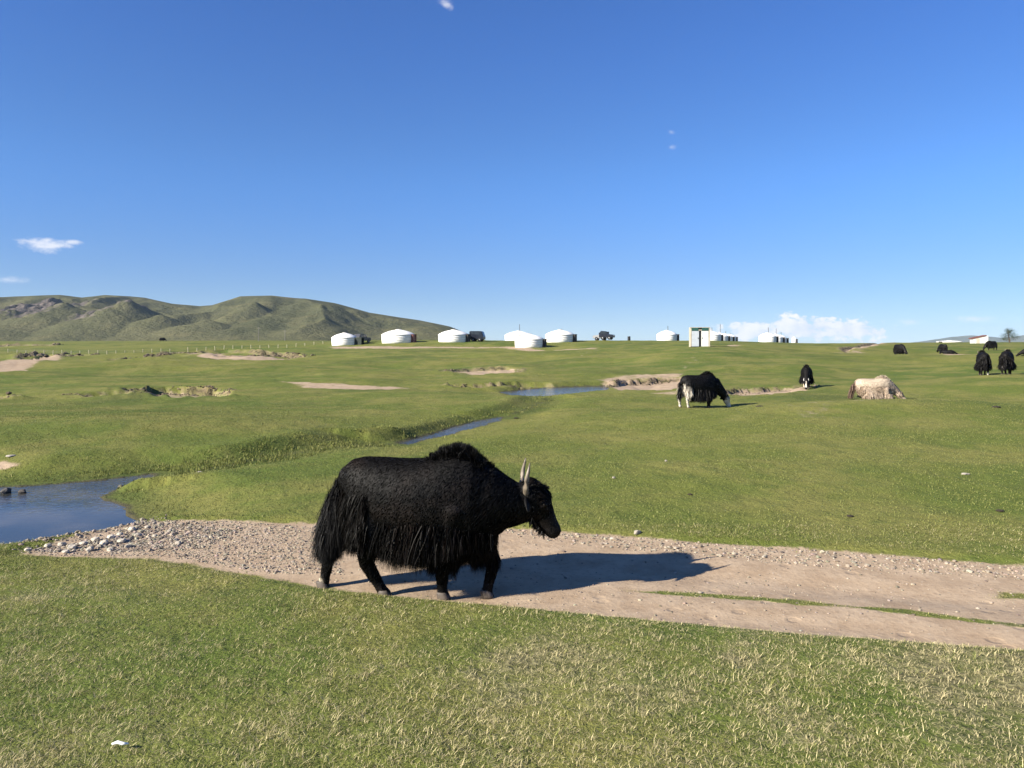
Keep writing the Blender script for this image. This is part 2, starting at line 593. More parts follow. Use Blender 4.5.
def ground_material():
    m = bpy.data.materials.new('steppe_ground')
    m.use_nodes = True
    k = NT(m.node_tree)
    geo = k.node('ShaderNodeNewGeometry')
    P = geo.outputs['Position']
    big = k.noise(P, 0.035, 5, 0.6, 0.4)
    mid = k.noise(P, 0.33, 5, 0.62, 0.3)
    sml = k.noise(P, 2.6, 5, 0.65)
    fin = k.noise(P, 17.0, 4, 0.7)
    g = k.mix(k.ramp(big, 0.36, 0.64), (0.087, 0.119, 0.023), (0.156, 0.160, 0.037))
    g = k.mix(k.math('MULTIPLY', k.ramp(mid, 0.42, 0.62), 0.8), g, (0.190, 0.176, 0.052))
    g = k.mix(k.math('MULTIPLY', k.ramp(k.noise(P, 0.11, 4, 0.6, 0.5), 0.52, 0.68), 0.6), g, (0.055, 0.078, 0.019))
    g = k.mix(k.math('MULTIPLY', k.ramp(sml, 0.45, 0.75), 0.55), g, (0.070, 0.100, 0.022))
    g = k.mix(k.math('MULTIPLY', k.ramp(fin, 0.48, 0.72), 0.55), g, (0.050, 0.068, 0.018))
    g = k.mix(k.math('MULTIPLY', k.ramp(k.noise(P, 9.0, 4, 0.7), 0.58, 0.80), 0.5), g, (0.20, 0.19, 0.065))
    lit = k.attr('litter').outputs['Fac']
    ltc = k.mix(k.ramp(fin, 0.40, 0.66), (0.090, 0.082, 0.038), (0.25, 0.225, 0.110))
    g = k.mix(k.ramp(k.math('ADD', lit, k.math('MULTIPLY', k.math('SUBTRACT', k.math('ADD', k.math('MULTIPLY', sml, 0.5), k.math('MULTIPLY', fin, 0.5)), 0.5), 1.4)), 0.42, 1.0), g, ltc)
    lush = k.attr('lush').outputs['Fac']
    g = k.mix(k.math('MULTIPLY', lush, 0.45), g, (0.045, 0.065, 0.020))
    # bare soil
    s = k.mix(k.ramp(sml, 0.3, 0.7), (0.305, 0.222, 0.148), (0.40, 0.305, 0.212))
    s = k.mix(k.math('MULTIPLY', k.ramp(fin, 0.50, 0.75), 0.65), s, (0.215, 0.152, 0.100))
    vor = k.node('ShaderNodeTexVoronoi')
    k.put(vor.inputs['Vector'], P)
    vor.inputs['Scale'].default_value = 26
    peb = k.ramp(vor.outputs['Distance'], 0.18, 0.32)
    pcol = k.node('ShaderNodeSeparateColor')
    k.put(pcol.inputs[0], vor.outputs['Color'])
    pc = k.mix(pcol.outputs[0], (0.24, 0.20, 0.16), (0.50, 0.44, 0.36))
    gr = k.attr('gravel').outputs['Fac']
    s = k.mix(k.math('MULTIPLY', k.math('SUBTRACT', 1.0, peb), k.math('ADD', k.math('MULTIPLY', gr, 0.75), k.math('MULTIPLY', k.ramp(pcol.outputs[1], 0.86, 0.92), 0.5))), s, pc)
    dirt = k.attr('dirt').outputs['Fac']
    dn = k.math('ADD', dirt, k.math('MULTIPLY', k.math('SUBTRACT', k.math('ADD', k.math('MULTIPLY', sml, 0.40), k.math('ADD', k.math('MULTIPLY', fin, 0.25), k.math('MULTIPLY', k.noise(P, 0.7, 3, 0.6), 0.35))), 0.5), 1.25))
    steep = k.node('ShaderNodeSeparateXYZ')
    k.put(steep.inputs[0], geo.outputs['Normal'])
    bk = k.math('MULTIPLY', k.attr('bank').outputs['Fac'], k.ramp(k.math('ADD', k.noise(P, 0.9, 3, 0.7), k.math('MULTIPLY', k.noise(P, 0.25, 2, 0.6), 0.6)), 0.48, 0.66))
    st = k.ramp(k.math('ADD', steep.outputs[2], k.math('MULTIPLY', k.math('SUBTRACT', sml, 0.5), 0.2)), 0.78, 0.62)
    dm = k.math('MAXIMUM', k.ramp(dn, 0.40, 0.58), k.math('MULTIPLY', st, 0.85))
    st = k.math('MAXIMUM', st, bk)
    c = k.mix(k.math('MAXIMUM', k.ramp(dn, 0.40, 0.58), k.math('MULTIPLY', st, 0.9)), g, k.mix(st, s, k.mix(k.ramp(k.noise(P, 1.1, 3, 0.7), 0.42, 0.62), (0.030, 0.024, 0.016), (0.20, 0.148, 0.098))))
    wet = k.attr('wet').outputs['Fac']
    c = k.mix(k.math('MULTIPLY', k.ramp(k.math('ADD', wet, k.math('MULTIPLY', k.math('SUBTRACT', sml, 0.5), 0.6)), 0.55, 0.95), 0.85), c, (0.060, 0.052, 0.036))
    b = k.node('ShaderNodeBsdfPrincipled')
    k.put(b.inputs['Base Color'], c)
    b.inputs['Roughness'].default_value = 0.95
    b.inputs['Specular IOR Level'].default_value = 0.1
    bp = k.node('ShaderNodeBump')
    k.put(bp.inputs['Strength'], k.math('SUBTRACT', 0.9, k.math('MULTIPLY', dm, 0.6)))
    bp.inputs['Distance'].default_value = 0.05
    hgt = k.math('ADD', k.math('MULTIPLY', fin, 0.6), k.math('MULTIPLY', sml, 1.2))
    hgt = k.math('SUBTRACT', hgt, k.math('MULTIPLY', k.math('MULTIPLY', peb, gr), 0.3))
    hv = k.node('ShaderNodeTexVoronoi')           # hoof prints pressed into the soil
    k.put(hv.inputs['Vector'], P)
    hv.inputs['Scale'].default_value = 3.6
    hc = k.node('ShaderNodeSeparateColor')
    k.put(hc.inputs[0], hv.outputs['Color'])
    pit = k.math('MULTIPLY', k.ramp(hv.outputs['Distance'], 0.26, 0.14), k.ramp(hc.outputs[0], 0.45, 0.55))
    hgt = k.math('SUBTRACT', hgt, k.math('MULTIPLY', k.math('MULTIPLY', pit, dm), 0.55))
    k.put(bp.inputs['Height'], hgt)
    k.put(b.inputs['Normal'], bp.outputs[0])
    o = k.node('ShaderNodeOutputMaterial')
    k.put(o.inputs[0], b.outputs[0])
    return m


def hill_material(name, far=False):
    m = bpy.data.materials.new(name)
    m.use_nodes = True
    k = NT(m.node_tree)
    geo = k.node('ShaderNodeNewGeometry')
    P = geo.outputs['Position']
    n1 = k.noise(P, 0.004, 5, 0.6, 0.5)
    n2 = k.noise(P, 0.02, 6, 0.65, 0.3)
    n3 = k.noise(P, 0.11, 4, 0.7)
    g = k.mix(k.ramp(n1, 0.35, 0.65), (0.069, 0.072, 0.038), (0.104, 0.101, 0.053))
    g = k.mix(k.math('MULTIPLY', k.ramp(n2, 0.45, 0.75), 0.6), g, (0.145, 0.130, 0.066))
    g = k.mix(k.math('MULTIPLY', k.ramp(n3, 0.5, 0.75), 0.35), g, (0.055, 0.055, 0.034))
    rock = k.attr('rock').outputs['Fac']
    rk = k.mix(k.ramp(n3, 0.35, 0.65), (0.035, 0.033, 0.034), (0.150, 0.125, 0.110))
    rm = k.ramp(k.math('ADD', rock, k.math('MULTIPLY', k.math('SUBTRACT', n3, 0.5), 1.2)), 0.45, 0.7)
    c = k.mix(rm, g, rk)
    rust = k.attr('rust').outputs['Fac']
    c = k.mix(k.ramp(k.math('ADD', rust, k.math('MULTIPLY', k.math('SUBTRACT', n2, 0.5), 1.0)), 0.5, 0.8), c, (0.16, 0.085, 0.05))
    b = k.node('ShaderNodeBsdfPrincipled')
    k.put(b.inputs['Base Color'], c)
    b.inputs['Roughness'].default_value = 1.0
    b.inputs['Specular IOR Level'].default_value = 0.0
    bp = k.node('ShaderNodeBump')
    bp.inputs['Strength'].default_value = 0.8
    bp.inputs['Distance'].default_value = 4.0
    k.put(bp.inputs['Height'], k.math('ADD', k.math('MULTIPLY', n3, 1.0), k.math('MULTIPLY', n2, 1.6)))
    k.put(b.inputs['Normal'], bp.outputs[0])
    o = k.node('ShaderNodeOutputMaterial')
    k.put(o.inputs[0], b.outputs[0])
    return m


def water_material():
    m = bpy.data.materials.new('brook_water')
    m.use_nodes = True
    k = NT(m.node_tree)
    geo = k.node('ShaderNodeNewGeometry')
    P = geo.outputs['Position']
    b = k.node('ShaderNodeBsdfPrincipled')
    n = k.noise(P, 0.9, 3, 0.6)
    k.put(b.inputs['Base Color'], k.mix(k.ramp(n, 0.35, 0.7), (0.035, 0.036, 0.032), (0.085, 0.075, 0.058)))
    b.inputs['Roughness'].default_value = 0.04
    b.inputs['IOR'].default_value = 1.33
    b.inputs['Specular IOR Level'].default_value = 0.5
    mp = k.node('ShaderNodeMapping')
    mp.inputs['Scale'].default_value = (1.0, 1.6, 1.0)
    k.put(mp.inputs['Vector'], P)
    rip = k.noise(mp.outputs[0], 7.0, 3, 0.55, 0.6)
    # the shallow far part of the pond runs over stones and is riffled, the near part lies still
    sp = k.node('ShaderNodeSeparateXYZ')
    k.put(sp.inputs[0], P)
    riff = k.ramp(k.math('ADD', sp.outputs[1], k.math('MULTIPLY', n, 1.2)), 11.0, 12.4)
    bp = k.node('ShaderNodeBump')
    k.put(bp.inputs['Strength'], k.math('ADD', 0.04, k.math('MULTIPLY', riff, 0.55)))
    bp.inputs['Distance'].default_value = 0.03
    k.put(bp.inputs['Height'], rip)
    k.put(b.inputs['Normal'], bp.outputs[0])
    o = k.node('ShaderNodeOutputMaterial')
    k.put(o.inputs[0], b.outputs[0])
    return m


def color_attr_material(name, rough=0.6, spec=0.3, trans=0.0, sheen=0.0):
    m = bpy.data.materials.new(name)
    m.use_nodes = True
    k = NT(m.node_tree)
    b = k.node('ShaderNodeBsdfPrincipled')
    c = k.attr('Col').outputs['Color']
    k.put(b.inputs['Base Color'], c)
    b.inputs['Roughness'].default_value = rough
    b.inputs['Specular IOR Level'].default_value = spec
    sh = b.outputs[0]
    if trans:
        t = k.node('ShaderNodeBsdfTranslucent')
        k.put(t.inputs[0], c)
        mx = k.node('ShaderNodeMixShader')
        mx.inputs[0].default_value = trans
        k.put(mx.inputs[1], sh)
        k.put(mx.inputs[2], t.outputs[0])
        sh = mx.outputs[0]
    o = k.node('ShaderNodeOutputMaterial')
    k.put(o.inputs[0], sh)
    return m


M = {
    'ground': ground_material(),
    'hill': hill_material('dry_hill'),
    'water': water_material(),
    'grass': color_attr_material('grass_blades', 0.7, 0.15, 0.25),
    'hair': color_attr_material('yak_hair', 0.55, 0.17),
    'hide': color_attr_material('yak_hide', 0.65, 0.2),
    'stone': color_attr_material('stone', 0.85, 0.2),
    'horn': material('horn', (0.16, 0.13, 0.098), 0.45, spec=0.4, var=0.35, scale=14),
    'hoof': material('hoof', (0.085, 0.07, 0.058), 0.6, var=0.3, scale=20),
    'eye': material('eye', (0.006, 0.005, 0.004), 0.35, spec=0.06, var=0.0),
    'nose': material('muzzle_skin', (0.02, 0.018, 0.018), 0.35, spec=0.5, var=0.2, scale=30),
    'felt': material('white_canvas', (0.80, 0.78, 0.74), 0.9, var=0.06, scale=1.3, bump=0.1),
    'rope': material('canvas_band', (0.55, 0.52, 0.46), 0.9, var=0.1),
    'door_red': material('red_painted_door', (0.11, 0.03, 0.022), 0.5, var=0.25, scale=5),
    'door_dark': material('shaded_door', (0.028, 0.022, 0.018), 0.6, var=0.25, scale=5),  # near-black base holds the shade of doors turned from the sun
    'door_green': material('green_door', (0.016, 0.024, 0.018), 0.55, var=0.25, scale=5),  # green darkened further to paint the shade on the porch
    'steel': material('stovepipe_steel', (0.10, 0.10, 0.10), 0.5, 0.6),
    'car_black': material('dark_car_paint', (0.012, 0.014, 0.022), 0.25, spec=0.5, var=0.1),
    'car_white': material('white_car_paint', (0.72, 0.72, 0.70), 0.3, spec=0.5, var=0.05),
    'car_grey': material('grey_car_paint', (0.30, 0.30, 0.30), 0.3, spec=0.5, var=0.08),
    'glass': material('car_glass', (0.02, 0.024, 0.03), 0.06, spec=0.6, var=0.1),
    'tyre': material('tyre', (0.018, 0.018, 0.018), 0.85),
    'rim': material('wheel_rim', (0.35, 0.35, 0.36), 0.35, 0.8),
    'panel_white': material('white_metal_sheet', (0.55, 0.55, 0.52), 0.6, var=0.08, scale=3),
    'panel_grey': material('pale_grey_door', (0.36, 0.39, 0.43), 0.5, var=0.08, scale=3),
    'panel_beige': material('beige_side_sheet', (0.42, 0.37, 0.29), 0.7, var=0.1, scale=3),
    'panel_green': material('dark_green_trim', (0.02, 0.07, 0.06), 0.5, var=0.15),
    'gap': material('gap_shade_paint', (0.01, 0.012, 0.016), 0.9),
    'roof_red': material('brown_red_roof', (0.15, 0.06, 0.045), 0.7, var=0.2, scale=3),
    'wood': material('weathered_wood', (0.42, 0.37, 0.25), 0.9, var=0.3, scale=9, bump=0.4),
    'pole': material('grey_pole_wood', (0.17, 0.16, 0.14), 0.9, var=0.2, scale=6),
    'wire': material('fence_wire', (0.2, 0.2, 0.2), 0.5, 0.6),
    'bark': material('bark', (0.09, 0.07, 0.05), 0.95, var=0.3, scale=8, bump=0.5),
    'leaf': color_attr_material('leaves', 0.6, 0.25, 0.3),
    'dung': material('dry_dung', (0.035, 0.028, 0.018), 0.95, var=0.3, scale=20, bump=0.6),
    'litter': material('white_litter', (0.8, 0.8, 0.8), 0.5, var=0.05),
    'drum': material('dark_drum', (0.02, 0.02, 0.022), 0.6, var=0.2),
}

# ------------------------------------------------------------------ ground sheet
def dryness(x, y):
    near_ = np.clip((6.4 - y) / 2.6, 0, 1) * (y > -6)
    right_ = np.clip(x / np.maximum(y, 2) + .35, 0, 1) * np.clip((7.2 - y) / 1.5, 0, 1)
    return np.clip(.08 + .40 * near_ + .22 * right_ + .45 * fbm(x / .5, y / .5, 4, 71) + .45 * fbm(x / 1.7 + 9, y / 1.7, 3, 72), 0, 1) * sstep(8.5 - y, 0, 1.5)


def build_ground():
    fr = np.arange(-48, 48.001, 0.17)
    bk = np.arange(52, 308.1, 4.0)
    ang = np.radians(np.concatenate([fr, bk]))
    rad = [0.35]
    while rad[-1] < 14000:
        q = rad[-1]
        if q < 2.4:
            rad.append(q * 1.15)
        elif q < 60:
            rad.append(q * 1.0085)
        elif q < 320:
            rad.append(q * 1.014)
        else:
            rad.append(q * 1.08)
    rad = np.array(rad)
    A, Rr = np.meshgrid(ang, rad)
    x, y = (Rr * np.sin(A)).ravel(), (Rr * np.cos(A)).ravel()
    z, dirt, wet, gravel, lush, bank = land(x, y, True)
    na, nr = len(ang), len(rad)
    i = np.arange(na)
    j = np.arange(nr - 1)
    I, J = np.meshgrid(i, j)
    I2 = (I + 1) % na
    q = np.stack([J * na + I, (J + 1) * na + I, (J + 1) * na + I2, J * na + I2], -1).reshape(-1, 4)[:, ::-1]
    idx = np.concatenate([q.ravel(), np.arange(na)[::-1]])
    sizes = np.concatenate([np.full(len(q), 4), [na]])
    me = new_mesh('ground', np.stack([x, y, z], -1), idx, sizes, [M['ground']], True, dict(dirt=dirt, wet=wet, gravel=gravel, lush=lush, bank=bank, litter=dryness(x, y)))
    tag(link('ground', me), kind='structure')


build_ground()


def water_sheet(name, poly, level, grow):
    c = poly.mean(0)
    p = c + (poly - c) * grow
    vs = [(a, b, level) for a, b in p]
    mb = MB()
    mb.add(vs, [tuple(range(len(vs)))])
    o = mb.build(name, M['water'])
    if o.data.polygons[0].normal.z < 0:
        o.data.flip_normals()
    tag(o, kind='structure')


water_sheet('pond_water', POND, POND_Z, 1.12)
water_sheet('brook_water', STREAM_A, STREAM_Z, 1.25)
water_sheet('brook_water', STREAM_B, STREAM_Z, 1.25)


# ------------------------------------------------------------------ hills
def build_hills():
    sky_px = np.array([-700, -450, -250, -100, 0, 30, 60, 82, 105, 128, 145, 172, 200, 212, 240, 272, 295, 305, 335, 370, 420, 450, 468, 490, 520])
    sky_py = np.array([312, 300, 304, 298, 296.5, 295.5, 294.6, 297, 294.6, 296, 297.5, 303.5, 306, 305, 296, 295, 297.5, 298, 303, 312.5, 320, 326, 333, 341, 349])
    px = np.linspace(-700, 522, 620)
    D = np.linspace(820, 1950, 210)
    ridge_d = 1550 + 110 * np.sin(px / 90.0)
    ridge_h = CAM_Z + (HZ - np.interp(px, sky_px, sky_py)) / F_PX * ridge_d
    U = (px - 512) / F_PX
    Ug, Dg = np.meshgrid(U, D)
    Xg = Ug * Dg
    rd, rh = ridge_d[None, :], ridge_h[None, :]
    t = np.clip((Dg - 850) / (rd - 850), 0, 1.6)
    rise = np.where(t < 1, sstep(t) * 0.55 + t * 0.45, np.clip(1 - (t - 1) * 0.9, 0, 1))
    z = 4 + (rh - 4) * rise
    env = np.clip(4 * t * (1 - t), 0, 1) * np.clip((rh - 4) / 60, 0.05, 1)
    spur = 1 - np.abs(fbm(Xg / 190 + 0.18 * Dg / 190, Dg / 420, 4, 91)) * 2.2
    z = z + spur * 17 * env + fbm(Xg / 60, Dg / 60, 4, 33) * 4.5 * env

    def knoll(kpx, d, py, wx, wd, sharp=1.3):
        x0 = (kpx - 512) / F_PX * d
        top = CAM_Z + (HZ - py) / F_PX * d
        q = np.sqrt(((Xg - x0) / wx) ** 2 + ((Dg - d) / wd) ** 2)
        return top * np.clip(1 - q, 0, 1) ** sharp

    extra = np.maximum.reduce([
        knoll(66, 1120, 311, 150, 260), knoll(8, 1080, 318, 140, 230),
        knoll(128, 1080, 309, 130, 230), knoll(100, 1060, 318, 110, 190),
        knoll(205, 1020, 322, 120, 150), knoll(160, 1040, 318, 110, 150),
        knoll(330, 1180, 316, 190, 250), knoll(255, 1150, 312, 120, 250), knoll(420, 1150, 330, 140, 220)])
    z = np.where(extra > 0, np.maximum(z, z * 0.25 + extra + fbm(Xg / 45, Dg / 45, 4, 77) * 4.0 * np.clip(extra / 30, 0, 1)), z)
    rock = np.zeros_like(z)
    rust = np.zeros_like(z)
    for kpx, d, wx, wd, s in ((45, 1180, 55, 150, 1.0), (22, 1120, 30, 60, 0.7), (112, 1110, 45, 110, 1.0), (138, 1110, 30, 60, 0.8), (33, 1080, 34, 60, 0.8), (352, 1400, 60, 90, 0.55)):
        x0 = (kpx - 512) / F_PX * d
        rock = np.maximum(rock, s * np.exp(-(((Xg - x0) / wx) ** 2 + ((Dg - d) / wd) ** 2)))
    for kpx, d, wx, wd in ((298, 1480, 40, 70), (342, 1460, 40, 60), (365, 1430, 30, 60)):
        x0 = (kpx - 512) / F_PX * d
        rust = np.maximum(rust, 0.75 * np.exp(-(((Xg - x0) / wx) ** 2 + ((Dg - d) / wd) ** 2)))
    crag = np.abs(fbm(Xg / 14, Dg / 22, 3, 55)) * 22 * .55 + np.abs(fbm(Xg / 30, Dg / 40, 2, 59)) * 7
    z = z + crag * np.clip(rock * 1.3 - 0.25, 0, 1)
    zmax = CAM_Z + (HZ - np.interp(px, sky_px, sky_py))[None, :] / F_PX * Dg      # nothing stands above the main ridge
    z = np.where(z > zmax - 4, zmax - 4 + 4 * (1 - np.exp(-np.maximum(z - zmax + 4, 0) / 4)), z)
    edge = np.clip((Dg - 820) / 40, 0, 1) * np.clip((522 - (Ug * F_PX + 512)) / 25, 0, 1)
    z = -8 + (z + 8) * edge
    nx, ny = len(px), len(D)
    I, J = np.meshgrid(np.arange(nx - 1), np.arange(ny - 1))
    q = np.stack([J * nx + I, J * nx + I + 1, (J + 1) * nx + I + 1, (J + 1) * nx + I], -1).reshape(-1, 4)
    me = new_mesh('hills', np.stack([Xg.ravel(), Dg.ravel(), z.ravel()], -1), q, np.full(len(q), 4), [M['hill']], True,
                  dict(rock=rock.ravel(), rust=rust.ravel()))
    tag(link('hills', me), kind='structure')


build_hills()


def build_far_mountains():
    px = np.linspace(880, 1500, 160)
    py = np.interp(px, [880, 925, 950, 975, 1000, 1012, 1030, 1060, 1120, 1200, 1350, 1500], [346, 341, 336.8, 335.6, 338, 337.2, 333, 329, 333, 330, 336, 346])
    D = np.linspace(7600, 9600, 40)
    Pg, Dg = np.meshgrid(px, D)
    Xg = (Pg - 512) / F_PX * Dg
    top = CAM_Z + (HZ - py)[None, :] / F_PX * 8600
    t = np.clip((Dg - 7600) / 1000, 0, 2)
    prof = np.where(t < 1, sstep(t), 1 - 0.6 * (t - 1))
    z = -10 + (top + 10) * prof + fbm(Xg / 260, Dg / 260, 4, 13) * 14 * prof
    nx, ny = len(px), len(D)
    I, J = np.meshgrid(np.arange(nx - 1), np.arange(ny - 1))
    q = np.stack([J * nx + I, J * nx + I + 1, (J + 1) * nx + I + 1, (J + 1) * nx + I], -1).reshape(-1, 4)
    me = new_mesh('mountains', np.stack([Xg.ravel(), Dg.ravel(), z.ravel()], -1), q, np.full(len(q), 4), [M['hill']], True,
                  dict(rock=np.zeros(Xg.size), rust=np.zeros(Xg.size)))
    tag(link('mountains', me), kind='structure')


build_far_mountains()

# ------------------------------------------------------------------ air
HAZE_DENSITY = 0.00005


def build_haze():
    m = bpy.data.materials.new('haze_air')
    m.use_nodes = True
    k = NT(m.node_tree)
    v = k.node('ShaderNodeVolumePrincipled')
    v.inputs['Color'].default_value = (0.62, 0.78, 1.0, 1)
    v.inputs['Density'].default_value = HAZE_DENSITY
    v.inputs['Anisotropy'].default_value = 0.1
    o = k.node('ShaderNodeOutputMaterial')
    k.put(o.inputs['Volume'], v.outputs[0])
    mb = MB()
    mb.box((0, 0, 95), (21000, 21000, 310))
    tag(mb.build('haze', m), kind='stuff')



# ------------------------------------------------------------------ yaks
def tube_rings(acc, pts, rl, rv, n=22, exp=2.2, cap=True, level=False):
    """a lofted body piece: pts along the axis, rl the sideways and rv the up-down radius"""
    P = np.array(pts, float)
    rl = np.array(rl, float)
    rv = np.array(rv, float)
    T = np.gradient(P, axis=0)
    T /= np.linalg.norm(T, axis=1)[:, None]
    if level:                    # upright rings along a level spine
        T[:] = (1.0, 0, 0)
    if cap:
        for end in (0, -1):
            add_p, add_l, add_v = [], [], []
            sgn = -1 if end == 0 else 1
            ext = 0.55 * min(rl[end], rv[end])
            for f in (0.5, 0.85, 0.99):
                c = math.sqrt(1 - f * f)
                add_p.append(P[end] + T[end] * sgn * ext * f)
                add_l.append(rl[end] * c)
                add_v.append(rv[end] * c)
            if end == 0:
                P = np.vstack([add_p[::-1], P]); rl = np.concatenate([add_l[::-1], rl]); rv = np.concatenate([add_v[::-1], rv])
                T = np.vstack([np.repeat(T[:1], 3, 0), T])
            else:
                P = np.vstack([P, add_p]); rl = np.concatenate([rl, add_l]); rv = np.concatenate([rv, add_v])
                T = np.vstack([T, np.repeat(T[-1:], 3, 0)])
    Y = np.array([0, 1.0, 0])
    base = len(acc[0])
    ang = np.arange(n) * 2 * math.pi / n
    ca, sa = np.cos(ang), np.sin(ang)
    ca = np.sign(ca) * np.abs(ca) ** (2 / exp)
    sa = np.sign(sa) * np.abs(sa) ** (2 / exp)
    for k in range(len(P)):
        L = Y - T[k] * np.dot(Y, T[k])
        L /= np.linalg.norm(L)
        V = np.cross(T[k], L)
        for i in range(n):
            acc[0].append(tuple(P[k] + L * rl[k] * ca[i] + V * rv[k] * sa[i]))
    m = len(P)
    for j in range(m - 1):
        for i in range(n):
            acc[1].append((base + j * n + i, base + j * n + (i + 1) % n, base + (j + 1) * n + (i + 1) % n, base + (j + 1) * n + i))
    acc[1].append(tuple(base + i for i in range(n))[::-1])
    acc[1].append(tuple(base + (m - 1) * n + i for i in range(n)))


def fuse(acc, voxel, smooth):
    """one continuous skin over the lofted pieces"""
    me = bpy.data.meshes.new('tmp')
    me.from_pydata(acc[0], [], acc[1])
    bm = bmesh.new()
    bm.from_mesh(me)
    bmesh.ops.recalc_face_normals(bm, faces=bm.faces)
    bm.to_mesh(me)
    bm.free()
    o = link('tmp', me)
    r = o.modifiers.new('r', 'REMESH')
    r.mode = 'VOXEL'
    r.voxel_size = voxel
    sm = o.modifiers.new('s', 'SMOOTH')
    sm.factor = 0.5
    sm.iterations = smooth
    dg = bpy.context.evaluated_depsgraph_get()
    dg.update()
    out = bpy.data.meshes.new_from_object(o.evaluated_get(dg))
    bpy.data.objects.remove(o)
    bpy.data.meshes.remove(me)
    return out


def mesh_arrays(me):
    v = np.zeros(len(me.vertices) * 3, np.float32)
    me.vertices.foreach_get('co', v)
    v = v.reshape(-1, 3).astype(float)
    me.calc_loop_triangles()
    t = np.zeros(len(me.loop_triangles) * 3, np.int32)
    me.loop_triangles.foreach_get('vertices', t)
    t = t.reshape(-1, 3)
    nn = np.zeros(len(me.vertices) * 3, np.float32)
    me.vertices.foreach_get('normal', nn)
    return v, t, nn.reshape(-1, 3).astype(float)


def sample_skin(v, t, nrm, count, rng, weight=None):
    a, b, c = v[t[:, 0]], v[t[:, 1]], v[t[:, 2]]
    area = np.linalg.norm(np.cross(b - a, c - a), axis=1)
    if weight is not None:
        area = area * weight((a + b + c) / 3, (nrm[t[:, 0]] + nrm[t[:, 1]] + nrm[t[:, 2]]) / 3)
    tot = area.sum()
    if tot <= 0:
        return np.zeros((0, 3)), np.zeros((0, 3))
    pick = rng.choice(len(t), count, p=area / tot)
    r1, r2 = np.sqrt(rng.random(count)), rng.random(count)
    w = np.stack([1 - r1, r1 * (1 - r2), r1 * r2], 1)[:, :, None]
    p = (np.stack([a[pick], b[pick], c[pick]], 1) * w).sum(1)
    nn = (np.stack([nrm[t[pick, 0]], nrm[t[pick, 1]], nrm[t[pick, 2]]], 1) * w).sum(1)
    nn /= np.maximum(np.linalg.norm(nn, axis=1), 1e-6)[:, None]
    return p, nn


def strands(name, roots, dirs, length, droop, width, colors, rng, parent, segs=4, clump=0.0, clump_size=0.05, curl=0.0, floor=None, nrm=None, rough_n=.3):
    """locks of hair as tapering ribbons, one mesh"""
    n = len(roots)
    if n == 0:
        return None
    length = np.broadcast_to(np.asarray(length, float), (n,)) * (0.65 + 0.6 * rng.random(n))
    d = dirs / np.maximum(np.linalg.norm(dirs, axis=1), 1e-6)[:, None]
    tt = np.linspace(0, 1, segs + 1)
    g = np.array([0, 0, -1.0])
    pts = np.zeros((segs + 1, n, 3))
    p = roots.copy()
    cur = d.copy()
    pts[0] = p
    dr = np.broadcast_to(np.asarray(droop, float), (n,))
    for s in range(1, segs + 1):
        cur = cur + g * (dr / segs)[:, None]
        if curl:
            cur = cur + rng.normal(0, curl, (n, 3))
        cur /= np.linalg.norm(cur, axis=1)[:, None]
        p = p + cur * (length / segs)[:, None]
        pts[s] = p
    if clump:
        key = np.floor(roots / clump_size + rng.normal(0, 0.15, (n, 3))).astype(int)
        kk = (key[:, 0] * 73856093) ^ (key[:, 1] * 19349663) ^ (key[:, 2] * 83492791)
        _, inv = np.unique(kk, return_inverse=True)
        cnt = np.bincount(inv).astype(float)
        for s in range(1, segs + 1):
            m = np.stack([np.bincount(inv, pts[s][:, c]) / cnt for c in range(3)], 1)
            lj = (np.random.default_rng(5).normal(0, 0.035, (len(cnt), 3)) * tt[s])
            f = clump * tt[s] ** 1.1
            pts[s] = pts[s] * (1 - f) + (m + lj)[inv] * f
    if floor is not None:
        pts[:, :, 2] = np.maximum(pts[:, :, 2], floor)
    side = rng.normal(0, 1, (n, 3))
    side -= d * (side * d).sum(1)[:, None]
    side /= np.maximum(np.linalg.norm(side, axis=1), 1e-6)[:, None]
    w = width * (0.6 + 0.8 * rng.random(n))
    V = np.zeros((n, segs + 1, 2, 3))
    for s in range(segs + 1):
        ww = (w * (1 - 0.85 * tt[s] ** 1.5))[:, None] * side * 0.5
        V[:, s, 0] = pts[s] - ww
        V[:, s, 1] = pts[s] + ww
    base = np.arange(n)[:, None] * (2 * (segs + 1))
    q = np.stack([base + 2 * np.arange(segs), base + 2 * np.arange(segs) + 1, base + 2 * np.arange(segs) + 3, base + 2 * np.arange(segs) + 2], -1).reshape(-1, 4)
    cols = np.repeat(colors, 2 * (segs + 1), axis=0)
    me = new_mesh(name, V.reshape(-1, 3), q, np.full(len(q), 4), [M['hair']], True, None, cols)
    if nrm is not None and len(roots) > 12000:          # hair lies along the skin: it is shaded with the skin's facing
        nv = nrm + rng.normal(0, rough_n, nrm.shape)
        nv /= np.linalg.norm(nv, axis=1)[:, None]
        me.normals_split_custom_set_from_vertices(np.repeat(nv, 2 * (segs + 1), 0).astype(np.float32))
    return link(name, me, parent)


# the trunk: (x, top, bottom, half width)
TORSO = [(-.885, 1.14, .88, .12), (-.826, 1.195, .74, .18), (-.711, 1.222, .62, .245), (-.533, 1.22, .54, .285), (-.356, 1.212, .49, .31), (-.178, 1.218, .47, .315),
         (0, 1.25, .46, .30), (.127, 1.275, .45, .275), (.28, 1.25, .46, .245), (.406, 1.18, .50, .20), (.50, 1.09, .57, .165)]
HEAD = [(-.06, -.035, .115, .10), (0, -.025, .135, .122), (.08, -.02, .132, .122), (.16, -.015, .118, .108), (.25, -.015, .094, .084), (.33, -.015, .078, .070), (.39, -.017, .074, .075), (.43, -.022, .058, .062)]

